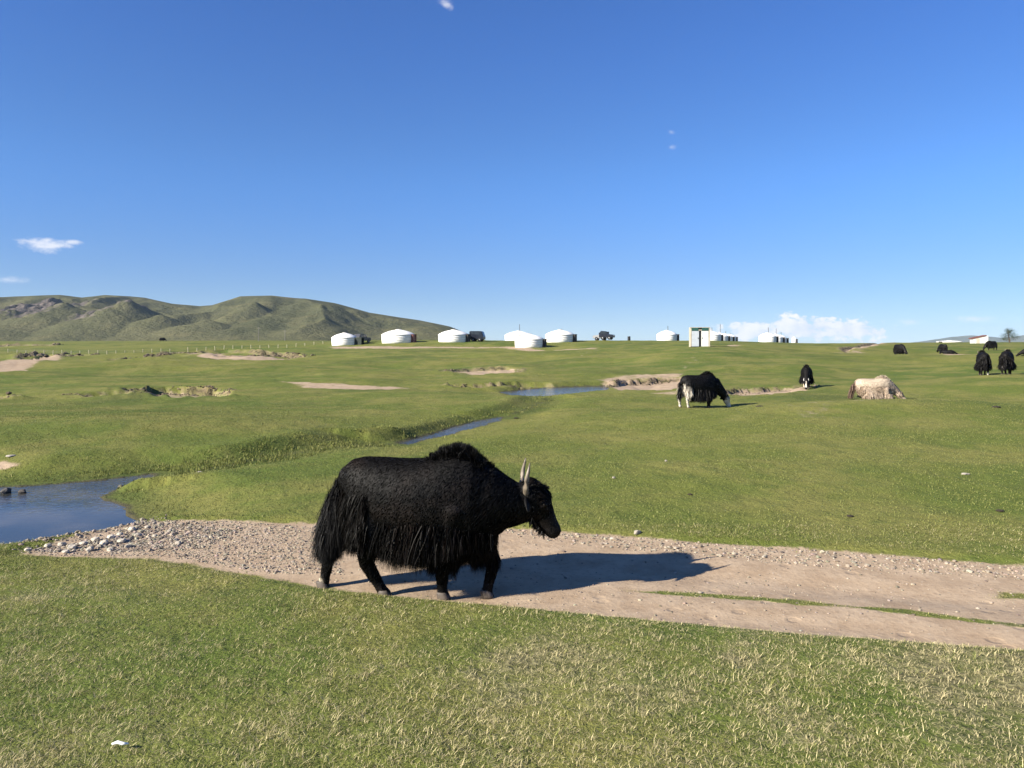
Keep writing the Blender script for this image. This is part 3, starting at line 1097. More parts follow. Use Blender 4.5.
POSES = {
    'walk': dict(
        neck=[(.42, 0, .86, .20, .30), (.56, 0, .845, .165, .225), (.66, .0, .835, .14, .185), (.74, .0, .84, .125, .165)],
        head=((.787, 0, .945), -60.0, 14.0),
        legs=[('front', [(.13, -.17, .82), (.07, -.16, .50), (.012, -.10, .27), (.012, -.08, .09), (.02, -.08, .035)]),
              ('front', [(.20, .17, .82), (.30, .15, .50), (.435, .06, .27), (.395, .03, .09), (.385, .03, .035)]),
              ('rear', [(-.66, -.12, .90), (-.61, -.17, .56), (-.655, -.12, .30), (-.545, -.10, .105), (-.50, -.10, .035)]),
              ('rear', [(-.74, .15, .92), (-.78, .17, .58), (-1.075, .09, .34), (-1.11, .07, .12), (-1.135, .07, .035)])]),
    'graze': dict(
        neck=[(.40, 0, .86, .20, .30), (.56, 0, .74, .165, .22), (.72, .0, .58, .14, .175), (.84, .0, .46, .12, .15)],
        head=((.90, 0, .41), -66.0, 0.0),
        legs=[('front', [(.15, -.17, .82), (.12, -.16, .50), (.10, -.13, .27), (.10, -.12, .09), (.115, -.12, .035)]),
              ('front', [(.20, .17, .82), (.26, .15, .50), (.30, .12, .27), (.28, .11, .09), (.295, .11, .035)]),
              ('rear', [(-.66, -.15, .92), (-.63, -.18, .56), (-.76, -.14, .34), (-.72, -.12, .11), (-.69, -.12, .035)]),
              ('rear', [(-.74, .15, .92), (-.76, .17, .56), (-.94, .14, .34), (-.92, .12, .11), (-.90, .12, .035)])]),
    'stand': dict(
        neck=[(.42, 0, .90, .20, .30), (.56, 0, .95, .165, .225), (.66, .0, 1.02, .14, .185), (.74, .0, 1.10, .125, .155)],
        head=((.79, 0, 1.16), -40.0, 0.0),
        legs=[('front', [(.15, -.17, .82), (.12, -.16, .50), (.10, -.13, .27), (.10, -.12, .09), (.115, -.12, .035)]),
              ('front', [(.20, .17, .82), (.20, .15, .50), (.19, .12, .27), (.19, .11, .09), (.205, .11, .035)]),
              ('rear', [(-.66, -.15, .92), (-.63, -.18, .56), (-.76, -.16, .34), (-.72, -.15, .11), (-.69, -.15, .035)]),
              ('rear', [(-.70, .15, .92), (-.68, .17, .56), (-.84, .16, .34), (-.81, .15, .11), (-.78, .15, .035)])]),
    'lie': dict(drop=.42,
        neck=[(.38, 0, .50, .20, .28), (.49, 0, .45, .17, .22), (.59, .0, .39, .14, .175), (.67, .0, .33, .12, .15)],
        head=((.72, 0, .30), -46.0, 0.0),
        legs=[('front', [(.20, -.20, .42), (.28, -.24, .18), (.42, -.24, .07), (.28, -.26, .06), (.20, -.27, .05)]),
              ('front', [(.20, .20, .42), (.28, .22, .18), (.44, .20, .07), (.58, .20, .06), (.66, .20, .05)]),
              ('rear', [(-.60, -.20, .42), (-.42, -.30, .24), (-.66, -.34, .10), (-.46, -.36, .06), (-.38, -.37, .05)]),
              ('rear', [(-.66, .20, .42), (-.50, .28, .22), (-.72, .30, .10), (-.52, .32, .06), (-.44, .33, .05)])]),
}
LEG_R = {'front': [(.13, .15), (.085, .095), (.056, .058), (.043, .045), (.052, .056)],
         'rear': [(.13, .20), (.105, .145), (.055, .066), (.042, .046), (.050, .056)]}


def make_yak(pose, loc, rz, label, group=None, quality=1.0, color=None, horn=1.0, head_yaw=0.0, scale=1.0, seed=1, name='yak', long_hair=True, hornmat=None, cat='yak', tail_white=False, tail_n=1.0, coat=True):
    rng = np.random.default_rng(seed)
    ps = POSES[pose]
    drop = ps.get('drop', 0.0)
    root = empty(name, loc, rz, label=label, cat=cat, group=group)
    root.scale = (scale,) * 3
    hero = quality >= 1.0
    color = color or (lambda p: np.tile(np.array([[.0044, .0037, .0035]]), (len(p), 1)))

    acc = ([], [])
    tr = [(x, t - drop * (0.85 + 0.0 * t), (b - drop if drop == 0 else max(b - drop, .05)), w * (1.12 if drop else 1)) for x, t, b, w in TORSO]
    tube_rings(acc, [(x, 0, (t + b) / 2) for x, t, b, w in tr], [w for *_, w in tr], [(t - b) / 2 for _, t, b, _ in tr], 28, 2.25, True, True)
    # hump over the withers
    hz_ = 1.235 - drop * .85
    tube_rings(acc, [(-.10, 0, hz_ - .12), (.02, 0, hz_ - .055), (.13, 0, hz_ - .045), (.25, 0, hz_ - .065), (.36, 0, hz_ - .12), (.46, 0, hz_ - .22)],
               [.08, .11, .12, .11, .09, .07], [.06, .085, .095, .09, .08, .07], 18, 2.0)
    nk = ps['neck']
    hp, pitch, hyaw = ps['head']
    hyaw += head_yaw
    bend = Matrix.Rotation(R(hyaw), 3, 'Z')
    pivot = Vector((nk[0][0], 0, 0))

    def turn(p, f=1.0):
        m = Matrix.Rotation(R(hyaw) * f, 3, 'Z')
        return tuple(m @ (Vector(p) - pivot) + pivot)
    nn_ = len(nk) - 1
    nkp = [turn(q[:3], 0.5 * i / nn_) for i, q in enumerate(nk)]
    headpos = Vector(turn(hp, 0.5))
    tube_rings(acc, nkp + [tuple(headpos)], [q[3] for q in nk] + [.095], [q[4] for q in nk] + [.12], 22, 2.1)
    a = Vector((math.cos(R(pitch)), 0, math.sin(R(pitch))))
    nvec = Vector((-math.sin(R(pitch)), 0, math.cos(R(pitch))))
    lvec = Vector((0, 1, 0))
    hm = Matrix((a, lvec, nvec)).transposed()
    hm = bend @ hm

    def hp_(aa, ll, nn):
        return headpos + hm @ Vector((aa, ll, nn))
    # head is lofted in its own frame, then turned into place
    hacc = ([], [])
    tube_rings(hacc, [(x, 0, n) for x, n, _, _ in HEAD], [q[3] for q in HEAD], [q[2] for q in HEAD], 20, 2.15)
    tube_rings(hacc, [(.02, 0, .05), (.09, 0, .075), (.16, 0, .055)], [.085, .095, .07], [.06, .055, .05], 14, 2.0)      # brow
    tube_rings(hacc, [(.06, 0, -.10), (.16, 0, -.105), (.26, 0, -.085), (.36, 0, -.075)], [.07, .065, .05, .045], [.06, .045, .035, .03], 14, 2.0)   # jaw
    for s in (-1, 1):
        tube_rings(hacc, [(.09, s * .085, .02), (.135, s * .10, .022), (.18, s * .085, .015)], [.03, .032, .028], [.035, .035, .028], 10, 2.0)   # eye ridge
        tube_rings(hacc, [(.385, s * .035, .035), (.42, s * .038, .025)], [.03, .026], [.028, .024], 10, 2.0)     # nostril pad
    b0 = len(acc[0])
    acc[0].extend([tuple(hp_(*p)) for p in hacc[0]])
    acc[1].extend([tuple(b0 + i for i in f) for f in hacc[1]])
    for kind, pts in ps['legs']:
        rr = LEG_R[kind]
        if drop:
            rr = [(.15, .15)] + rr[1:]
        tube_rings(acc, pts, [q[0] for q in rr], [q[1] for q in rr], 18, 2.0)
    body = fuse(acc, 0.02 if hero else 0.03, 4 if hero else 3)
    body.name = 'body'
    v, t, nrm = mesh_arrays(body)
    ca = body.color_attributes.new('Col', 'FLOAT_COLOR', 'POINT')
    cc = np.ones((len(v), 4), np.float32)
    cc[:, :3] = color(v)
    ca.data.foreach_set('color', cc.ravel())
    body.polygons.foreach_set('use_smooth', np.ones(len(body.polygons), bool))
    body.materials.clear()
    body.materials.append(M['hide'])
    link('body', body, root)

    inv = hm.inverted()

    def in_head(p):
        return (np.array(inv) @ (p - np.array(headpos)).T).T

    # hooves, horns, ears, eyes
    if drop == 0:
        for kind, pts in ps['legs']:
            x, y, _ = pts[-1]
            mb = MB()
            for s in (-1, 1):                       # cloven hoof
                vs = []
                n = 10
                for rz_, zz, off in ((.046, 0.0, .012), (.048, .025, .006), (.043, .06, -.006), (.036, .075, -.012)):
                    for i in range(n):
                        q = 2 * math.pi * i / n
                        vs.append((x + off + math.cos(q) * rz_ * 1.12, y + s * .026 + math.sin(q) * rz_ * .56, zz))
                fs = [(j * n + i, j * n + (i + 1) % n, (j + 1) * n + (i + 1) % n, (j + 1) * n + i) for j in range(3) for i in range(n)]
                fs += [tuple(range(n))[::-1], tuple(range(3 * n, 4 * n))]
                mb.add(vs, fs)
            mb.build('hoof', M['hoof'], root, smooth=True)
    if horn:
        for s in (-1, 1):
            ctrl = [(.0, s * .085, -.055), (-.045, s * .125, -.05), (-.09, s * .16, -.032), (-.135, s * .185, .0), (-.18, s * .19, .038), (-.22, s * .18, .075), (-.25, s * .165, .10)]
            ctrl = [(c[0] * horn, c[1] * (0.24 + 0.6 * horn), c[2]) for c in ctrl]
            mb = MB()
            mb.tube([hp_(*c) for c in ctrl], [.029, .028, .025, .021, .016, .010, .004], 12)
            mb.build('horn', hornmat or M['horn'], root, smooth=True)
    for s in (-1, 1):
        mb = MB()
        vs, fs = [], []
        n, m = 8, 6
        for j in range(m):
            f = j / (m - 1)
            w = .045 * math.sin(math.pi * min(1, .18 + .82 * f) ** 0.9) + .006
            ctr = Vector((.02 + .05 * f, s * (.11 + .15 * f), -.075 - .05 * f))
            for i in range(n):
                q = 2 * math.pi * i / n
                vs.append(hp_(*(ctr + Vector((math.cos(q) * w, 0, math.sin(q) * w * .35)))))
        for j in range(m - 1):
            for i in range(n):
                fs.append((j * n + i, j * n + (i + 1) % n, (j + 1) * n + (i + 1) % n, (j + 1) * n + i))
        fs += [tuple(range(n)), tuple((m - 1) * n + i for i in range(n))]
        mb.add(vs, fs)
        o = mb.build('ear', M['hide'], root, smooth=True)
        ea = o.data.color_attributes.new('Col', 'FLOAT_COLOR', 'POINT')
        ec = np.ones((len(vs), 4), np.float32)
        ec[:, :3] = color(np.array([tuple(headpos + hm @ Vector((-.05, 0, -.1)))]))[0]
        ea.data.foreach_set('color', ec.ravel())
        if hero:
            mb = MB()
            c = hp_(.135, s * .118, .03)
            prof = [(.001, -.02), (.012, -.016), (.019, -.006), (.019, .006), (.012, .016), (.001, .02)]
            mb.lathe(prof, 12, True, tuple(c))
            mb.build('eye', M['eye'], root, smooth=True)

    # ---- hair
    legmin = .05

    def zz(p):
        return p[:, 2] + drop * 0.9

    def is_head(p):
        h = in_head(p)
        return (h[:, 0] > -.02) & (np.abs(h[:, 1]) < .2) & (np.abs(h[:, 2]) < .24) & (p[:, 0] > .5)

    def fur_len(p):
        z = zz(p)
        L = np.full(len(p), .018 if hero else .024)
        L = np.where((p[:, 0] > .30) & (z > .6), .032, L)
        L = np.where(z < .42, .03, L)
        L = np.where(z < .16, .014, L)
        h = in_head(p)
        hd = is_head(p)
        L = np.where(hd, .022, L)
        L = np.where(hd & (h[:, 0] < .10) & (h[:, 2] > .02), .050, L)
        L = np.where(hd & (h[:, 0] > .24), .007, L)
        return L

    q = quality
    N = int((120000 if hero else 16000) * min(q, 1))
    p, nn = sample_skin(v, t, nrm, N, rng)
    flow = np.tile(np.array([[-.55, 0, -.62]]), (N, 1))
    hd = is_head(p)
    if hd.any():
        flow[hd] = np.array(hm @ Vector((.35, 0, -.4)))
    flow = flow - nn * (flow * nn).sum(1)[:, None]
    flow /= np.maximum(np.linalg.norm(flow, axis=1), .15)[:, None]
    dirs = flow + nn * (0.08 + .10 * rng.random(N))[:, None] + rng.normal(0, .055, (N, 3))
    cols = color(p) * (0.75 + 0.5 * rng.random(N))[:, None]
    wd = (.0032 if hero else .014)
    if coat:
        strands('coat', p, dirs, fur_len(p), .2, wd, cols, rng, root, 3, nrm=nn, rough_n=.10)

    # long skirt under the flanks, on the upper legs and the chest
    if long_hair:
        small = quality < .5          # too far off to show a ruff or a beard
        def wskirt(c, n_):
            z = c[:, 2] + drop * .9
            torso = (z > .46) & (z < .70 - .10 * np.clip((c[:, 0] - .0) / .5, 0, 1)) & (c[:, 0] > -.52) & (c[:, 0] < .40) & (np.abs(c[:, 1]) > .05)
            under = (z < .56) & (z > .40) & (c[:, 0] > -.58) & (c[:, 0] < .42)
            return (torso * (.25 + 1.1 * sstep(.72 - z, 0, .12)) + under * 0.6) * (~is_head(c))
        Ns = int((52000 if hero else 5500) * min(q, 1))
        p, nn = sample_skin(v, t, nrm, Ns, rng, wskirt)
        if len(p):
            p = p + nn * .012
            z = zz(p)
            out = nn.copy()
            out[:, 2] *= .2
            dirs = out * .42 + np.array([[-.10, 0, -1.0]]) + rng.normal(0, .17, (len(p), 3))
            bottom = np.interp(p[:, 0], [-.6, -.4, 0, .2, .42], [.41, .33, .36, .42, .48]) - (0 if hero else .09) + .09 * fbm(p[:, 0] * 7, p[:, 1] * 4, 4, 9)
            L = np.clip(z - bottom, .08, .36) * (.6 if drop else 1)
            cols = color(p) * (0.5 + 0.9 * rng.random(len(p)))[:, None] * np.where(rng.random(len(p)) < (.14 if hero else 0), 1, 0)[:, None] * np.array([[1.2, .55, .25]]) + color(p) * (0.5 + 0.9 * rng.random(len(p)))[:, None]
            strands('belly_hair', p, dirs, L, .9, .0036 if hero else .018, cols, rng, root, 6, .30 if hero else .15, .026, .10, .03, nrm=nn + np.array([[0, 0, .3]]), rough_n=.38)

        def wthigh(c, n_):
            z = c[:, 2] + drop * .9
            rear = (c[:, 0] < -.60) & (z > .50) & (z < .95)
            front = (c[:, 0] > -.14) & (c[:, 0] < .46) & (z > .34) & (z < .62)
            return rear * (.15 + sstep(.95 - z, 0, .35)) + front * 1.3
        Nt = int((36000 if hero else 4000) * min(q, 1))
        p, nn = sample_skin(v, t, nrm, Nt, rng, wthigh)
        if len(p):
            p = p + nn * np.where(p[:, 0] > -.5, .022, 0)[:, None]
            dirs = nn * .40 + np.array([[-.22, 0, -1.0]]) + rng.normal(0, .13, (len(p), 3))
            L = np.where(p[:, 0] < -.5, np.clip(p[:, 2] - .40, .07, .17), .14)
            cols = color(p) * (0.5 + 0.9 * rng.random(len(p)))[:, None] * np.where(rng.random(len(p)) < (.14 if hero else 0), 1, 0)[:, None] * np.array([[1.2, .55, .25]]) + color(p) * (0.5 + 0.9 * rng.random(len(p)))[:, None]
            strands('leg_hair', p, dirs, L, .8, .0036 if hero else .018, cols, rng, root, 5, .30 if hero else .15, .026, .10, .03, nrm=nn, rough_n=.38)

        # ruff along the crest of hump and neck
        crest = np.array([(-.16, 1.215), (-.06, 1.265), (.05, 1.305), (.14, 1.315), (.24, 1.30), (.34, 1.235), (.44, 1.135), (.53, 1.04)])
        crest[:, 1] -= drop * .85
        Nm = 0 if small else int((9000 if hero else 1500) * min(q, 1))
        u = rng.random(Nm) * (len(crest) - 1)
        cx = np.interp(u, np.arange(len(crest)), crest[:, 0])
        cz = np.interp(u, np.arange(len(crest)), crest[:, 1])
        y0 = rng.normal(0, .05, Nm)
        p = np.stack([cx, y0, cz - .035 - 2.2 * y0 ** 2], 1)
        dirs = np.stack([-.12 + .6 * np.clip((cx - .2), 0, 1), y0 * 5, np.full(Nm, 1.0)], 1) + rng.normal(0, .22, (Nm, 3))
        taper = np.interp(u / (len(crest) - 1), [0, .2, .5, .8, 1], [.03, .07, .085, .06, .03])
        cols = color(p) * (0.5 + 0.8 * rng.random(Nm))[:, None]
        strands('mane_fur', p, dirs, taper, .35, .006 if hero else .02, cols, rng, root, 4, .45, .03, .16)

        # beard under the throat and chin
        Nb = int((2600 if hero else 400) * min(q, 1))
        if not hero:
            Nb = 1
        aa, ll = rng.random(Nb) * .40 - .02, rng.normal(0, .035, Nb)
        p = np.array([tuple(hp_(x, y, -.125 + .10 * max(0, x - .1))) for x, y in zip(aa, ll)])
        dirs = np.tile(np.array([[-.15, 0, -1.0]]), (Nb, 1)) + rng.normal(0, .15, (Nb, 3))
        cols = color(p) * (0.5 + 0.8 * rng.random(Nb))[:, None]
        if hero:
            strands('beard', p, dirs, np.interp(aa, [0, .12, .38], [.06, .07, .03]), .3, .005 if hero else .016, cols, rng, root, 4, .6, .035, .06, .0)

        # curly forelock between and before the horns
        if hero:
            Nf = 5000
            aa, ll = rng.random(Nf) * .17 - .07, rng.normal(0, .055, Nf)
            p = np.array([tuple(hp_(x, y, .095 - 4.0 * y * y - .6 * max(0, -x))) for x, y in zip(aa, ll)])
            dirs = np.array(hm @ Vector((.45, 0, .8)))[None, :] + rng.normal(0, .38, (Nf, 3))
            cols = color(p) * (0.5 + 0.8 * rng.random(Nf))[:, None]
            strands('forelock', p, dirs, np.interp(aa, [-.07, .02, .10], [.03, .038, .02]), .3, .004, cols, rng, root, 4, .5, .03, .2)

    # tail: a short dock and a wide plume of hair
    if drop:
        core = [(-.87, 0, .66), (-.98, 0, .60), (-1.06, 0, .42), (-1.08, 0, .20)]
    elif pose == 'walk':
        core = [(-.84, 0, 1.055), (-.93, -.01, .985), (-1.00, -.02, .83), (-1.045, -.03, .66), (-1.05, -.03, .50)]
    else:
        core = [(-.84, 0, 1.055), (-.93, 0, .98), (-.985, 0, .86), (-.99, 0, .66), (-.985, 0, .46)]
    mb = MB()
    mb.tube(core, [.05, .045, .038, .028, .015][:len(core)], 10)
    to = mb.build('tail', M['hide'], root, smooth=True)
    tc_ = to.data.color_attributes.new('Col', 'FLOAT_COLOR', 'POINT')
    tcol = color(np.array([core[1]]))
    ec = np.ones((len(mb.v), 4), np.float32)
    ec[:, :3] = tcol[0]
    tc_.data.foreach_set('color', ec.ravel())
    Nt = int((36000 if hero else 3000) * min(q, 1) * tail_n)
    C = np.array(core)
    u = rng.random(Nt) ** 0.85 * (len(C) - 1)
    p = np.stack([np.interp(u, np.arange(len(C)), C[:, c]) for c in range(3)], 1)
    p += rng.normal(0, .022, (Nt, 3))
    fr = u / (len(C) - 1)
    if hero:
        dirs = np.stack([rng.normal(.04, .32, Nt), rng.normal(-.04, .24, Nt), -np.ones(Nt)], 1)
        L = np.interp(fr, [0, .3, .7, 1], [.10, .34, .36, .22])
    else:
        dirs = np.stack([rng.normal(-.10, .16, Nt), rng.normal(0, .16, Nt), -np.ones(Nt)], 1)
        L = np.interp(fr, [0, .3, .7, 1], [.10, .30, .32, .22])
    cols = np.repeat(tcol, Nt, 0) * (0.5 + 0.9 * rng.random(Nt))[:, None]
    if tail_white:
        cols = np.tile(np.array([[.42, .38, .32]]), (Nt, 1)) * (0.7 + .5 * rng.random(Nt))[:, None]
    strands('tail_hair', p, dirs, L, .35, .004 if hero else .022, cols, rng, to, 6, .34, .035, .09, .04)
    return root


def hero_coat(p):
    c = np.tile(np.array([[.0044, .0037, .0035]]), (len(p), 1))
    n = fbm(p[:, 0] * 4.5 + p[:, 1] * 3, p[:, 2] * 5 + 2, 4, 19)[:, None]      # brown patches paint soft highlights into the coat
    c = c * (.75 + 1.1 * np.clip(n + .1, 0, 1) * np.array([[2.4, 1.7, 1.3]]))
    w = sstep(1 - np.sqrt((((p - np.array([-1.145, .07, .055])) / np.array([.05, .08, .07])) ** 2).sum(1)), 0, .3)[:, None]
    return c * (1 - w) + np.array([[.42, .36, .27]]) * w


HERO_D = 6.78
hx = (443 - 512) / F_PX * HERO_D
hero = make_yak('walk', (hx, HERO_D, hz(hx, HERO_D)), R(-8), 'large black yak with pale upright horns walking along the dirt track', None, 1.0, hero_coat, seed=3)


# ------------------------------------------------------------------ the other yaks
def pied(base, *patches):
    """coat colour with patches: (centre, radii, colour)"""
    def f(p):
        c = np.tile(np.array([base], float), (len(p), 1))
        n = fbm(p[:, 0] * 6 + 3, p[:, 2] * 6 + p[:, 1] * 5, 3, 3)
        for ctr, rad, col in patches:
            q = np.sqrt((((p - np.array(ctr)) / np.array(rad)) ** 2).sum(1)) + n * .25
            w = sstep(1.12 - q, 0, .2)[:, None]
            c = c * (1 - w) + np.array([col]) * w
        return c
    return f


HERD = 'yaks grazing on the steppe'
hero['group'] = HERD
BLK = (.0044, .0037, .0035)
WHT = (.62, .56, .47)


def cream(p):
    n = fbm(p[:, 0] * 3.2 + 2, p[:, 2] * 3.6 + p[:, 1] * 2, 4, 8)
    w = sstep(n, -.10, .50)[:, None]
    c = np.array([[.43, .335, .25]]) * (1 - w) + np.array([[.33, .245, .175]]) * w
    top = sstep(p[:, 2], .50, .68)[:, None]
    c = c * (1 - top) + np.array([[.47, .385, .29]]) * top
    rear = sstep(-p[:, 0], .88, .96)[:, None]
    return c * (1 - rear) + np.array([[.13, .085, .06]]) * rear


make_yak('graze', spot(704, 27.0), R(16), 'black yak with white rump and white face grazing in profile', HERD, .8,
         pied(BLK, ((-.82, 0, .60), (.28, .42, .30), WHT), ((-.78, 0, .22), (.34, .4, .30), WHT), ((1.02, 0, .18), (.21, .25, .27), WHT)), horn=.5, scale=.95, seed=21, tail_n=.22)
make_yak('graze', spot(806.5, 38.0), R(-112), 'black yak with white blaze facing the camera, head lowered', HERD, .6,
         pied(BLK, ((1.0, 0, .22), (.10, .05, .22), WHT), ((.15, -.12, .15), (.18, .16, .24), (.50, .43, .33))), horn=.7, scale=.87, seed=22, hornmat=M['felt'])
make_yak('lie', spot(879, 28.7), R(-10), 'cream white yak lying down on the grass', HERD, .9, cream, horn=.0, scale=.92, seed=23)
make_yak('stand', spot(982.5, 41.0), R(66), 'bulky black yak seen from behind, left of the pair, with one white hoof', HERD, .55,
         pied(BLK, ((-.80, -.16, .05), (.16, .14, .12), WHT), ((.80, 0, 1.2), (.2, .2, .2), (.10, .085, .07))), horn=.7, scale=.98, seed=24)
make_yak('stand', spot(1007.5, 39.8), R(51), 'black yak seen from behind with its head turned left', HERD, .55,
         pied(BLK, ((-.78, .10, .40), (.10, .10, .10), (.2, .18, .16))), horn=.9, head_yaw=62, scale=.96, seed=25)
far = make_yak('graze', spot(900.5, 80.0), R(-82), 'shaggy black yak grazing alone beyond the lying white yak', HERD, .3,
               pied(BLK), horn=.8, scale=1.0, seed=26)


def copy_tree(o, parent=None):
    c = o.copy()
    COL.objects.link(c)
    if parent is not None:
        c.parent = parent
    for ch in list(o.children):
        copy_tree(ch, c)
    return c


def twin(src, px, d, rz, label, scale=1.0):
    c = copy_tree(src)
    c.location = spot(px, d)
    c.rotation_euler = (0, 0, rz)
    c.scale = (scale,) * 3
    c['label'] = label
    return c


twin(far, 942, 97.0, R(96), 'small black yak grazing beside the one lying down', .92)
twin(far, 990, 102.0, R(192), 'distant dark yak grazing below the white shed', 1.0)
fl = make_yak('lie', spot(949.5, 90.0), R(-28), 'black yak lying flat on the far pasture', HERD, .3, pied(BLK), horn=.4, scale=.9, seed=28)
fl.scale = (.9, .9, .58)
fl = make_yak('lie', spot(1031, 62.0), R(150), 'dark yak lying at the right edge with only its head in view', HERD, .3, pied(BLK), horn=.4, scale=1.0, seed=29)
fl.scale = (1, 1, .75)
o = twin(far, 163, 250.0, R(20), 'tiny dark yak grazing far off below the rocky hills', 1.0)


# ------------------------------------------------------------------ gers
GERS = 'white felt gers on the rise'


def make_ger(px, d, width_px, label, door_dir=25, door='door_dark', pipe=1.0, h=1.0, detail=True, dz=0.0, box=False):
    x, y, z = spot(px, d)
    r = width_px / F_PX * d / 2
    t = empty('ger', (x, y, z + dz), 0, label=label, cat='ger', group=GERS)
    h *= .88
    wall = 1.55 * h
    apex = wall + 1.08 * h
    mb = MB()
    prof = [(r * .985, -.25), (r * 1.0, .25), (r * 1.012, .8), (r * 1.008, wall - .1), (r * .985, wall)]
    mb.lathe(prof, 40)
    mb.build('wall', M['felt'], t, smooth=True)
    mb = MB()
    prof = [(r * 1.03, wall - .10), (r * 1.03, wall + .02), (r * .95, wall + .22 * h), (r * .78, wall + .52 * h), (r * .56, wall + .79 * h), (r * .36, wall + .95 * h), (r * .20, apex - .04)]
    mb.lathe(prof, 40)
    rf = mb.build('roof', M['felt'], t, smooth=True)
    mb = MB()
    mb.lathe([(r * .205, apex - .09), (r * .20, apex + .02), (r * .13, apex + .10), (.02, apex + .13)], 20)
    mb.build('crown_ring', M['rope'], rf, smooth=False)
    for k in (.30, .62, .93):
        mb = MB()
        mb.lathe([(r * 1.016, wall * k - .03), (r * 1.026, wall * k), (r * 1.016, wall * k + .03)], 40, cap=False)
        mb.build('band', M['rope'], t, smooth=True)
    if pipe:
        mb = MB()
        mb.tube([(r * .08, -.1, apex - .1), (r * .08, -.1, apex + .75 * pipe)], .06, 8)
        mb.lathe([(.09, apex + .75 * pipe), (.02, apex + .75 * pipe + .12)], 8, True, (r * .08, -.1, 0))
        mb.build('stovepipe', M['steel'], t)
    # door, standing proud of the wall in a small frame
    a = R(door_dir)
    m = Matrix.Rotation(a, 3, 'Z')
    dx = r * 1.0

    def P(q):
        return m @ Vector(q)
    depth = .55 if not box else 1.5
    fr = MB()
    for sy in (-1, 1):
        fr.box(P((dx + depth / 2 - .15, sy * .62, .78 * h)), (depth, .10, 1.6 * h), m)
    fr.box(P((dx + depth / 2 - .15, 0, 1.6 * h + .03)), (depth + .1, 1.42, .10), m)
    f = fr.build('door_frame', M[door], t)
    db = MB()
    db.box(P((dx + depth * .5, 0, .76 * h)), (.07, 1.12, 1.5 * h), m)
    dr = db.build('door', M[door], t)
    hb = MB()
    hb.box(P((dx + depth * .5 + .06, .40, .8)), (.05, .04, .16), m)
    hb.build('handle', M['steel'], dr)
    return t


make_ger(344.5, 150, 25, 'white ger at the left end with a dark green porch', -12, 'door_green', pipe=0, box=True)
make_ger(398.5, 150, 33, 'largest white ger with a red door', -22, 'door_red', pipe=0, h=1.06)
make_ger(453.5, 150, 30, 'white ger with a dark door beside the dark blue van', -20, 'door_dark', pipe=.4)
make_ger(518.5, 172, 27, 'white ger with a tall stovepipe behind the nearest ger', -22, 'door_dark', pipe=1.9)
make_ger(529.5, 138, 29, 'nearest white ger, standing lower than the others on the slope', -14, 'door_dark', pipe=.0, h=.98)
make_ger(560, 152, 29, 'white ger with a black doorway and a long shadow beside it', -20, 'door_dark', pipe=.2)
make_ger(667, 170, 20, 'white ger alone with a thin stovepipe left of the outhouse', -8, 'door_dark', pipe=1.2)
make_ger(711, 180, 20, 'pale ger right behind the outhouse', -8, 'door_dark', pipe=1.0)
make_ger(719.5, 196, 17, 'second ger from the outhouse in the row seen end on', -6, 'door_dark', pipe=2.8)
make_ger(725.0, 214, 15, 'third ger from the outhouse in the row seen end on', -6, 'door_dark', pipe=.8)
make_ger(729.5, 236, 13, 'farthest ger of the row behind the outhouse', -6, 'door_dark', pipe=.4)
make_ger(767.5, 185, 17, 'white ger in front of the row of three under the clouds', -6, 'door_dark', pipe=1.6)
make_ger(775.5, 200, 14, 'middle ger of the row of three under the clouds', -6, 'door_dark', pipe=1.8)
make_ger(780.5, 215, 12, 'last ger of the row of three under the clouds', -6, 'door_dark', pipe=1.0)
make_ger(794, 300, 5, 'tiny white ger alone on the skyline', -20, 'door_dark', pipe=0, dz=.2)
make_ger(949.5, 300, 23, 'low white dome of a ger above the lying black yak', 200, 'door_dark', pipe=0, h=.5, dz=-.1)


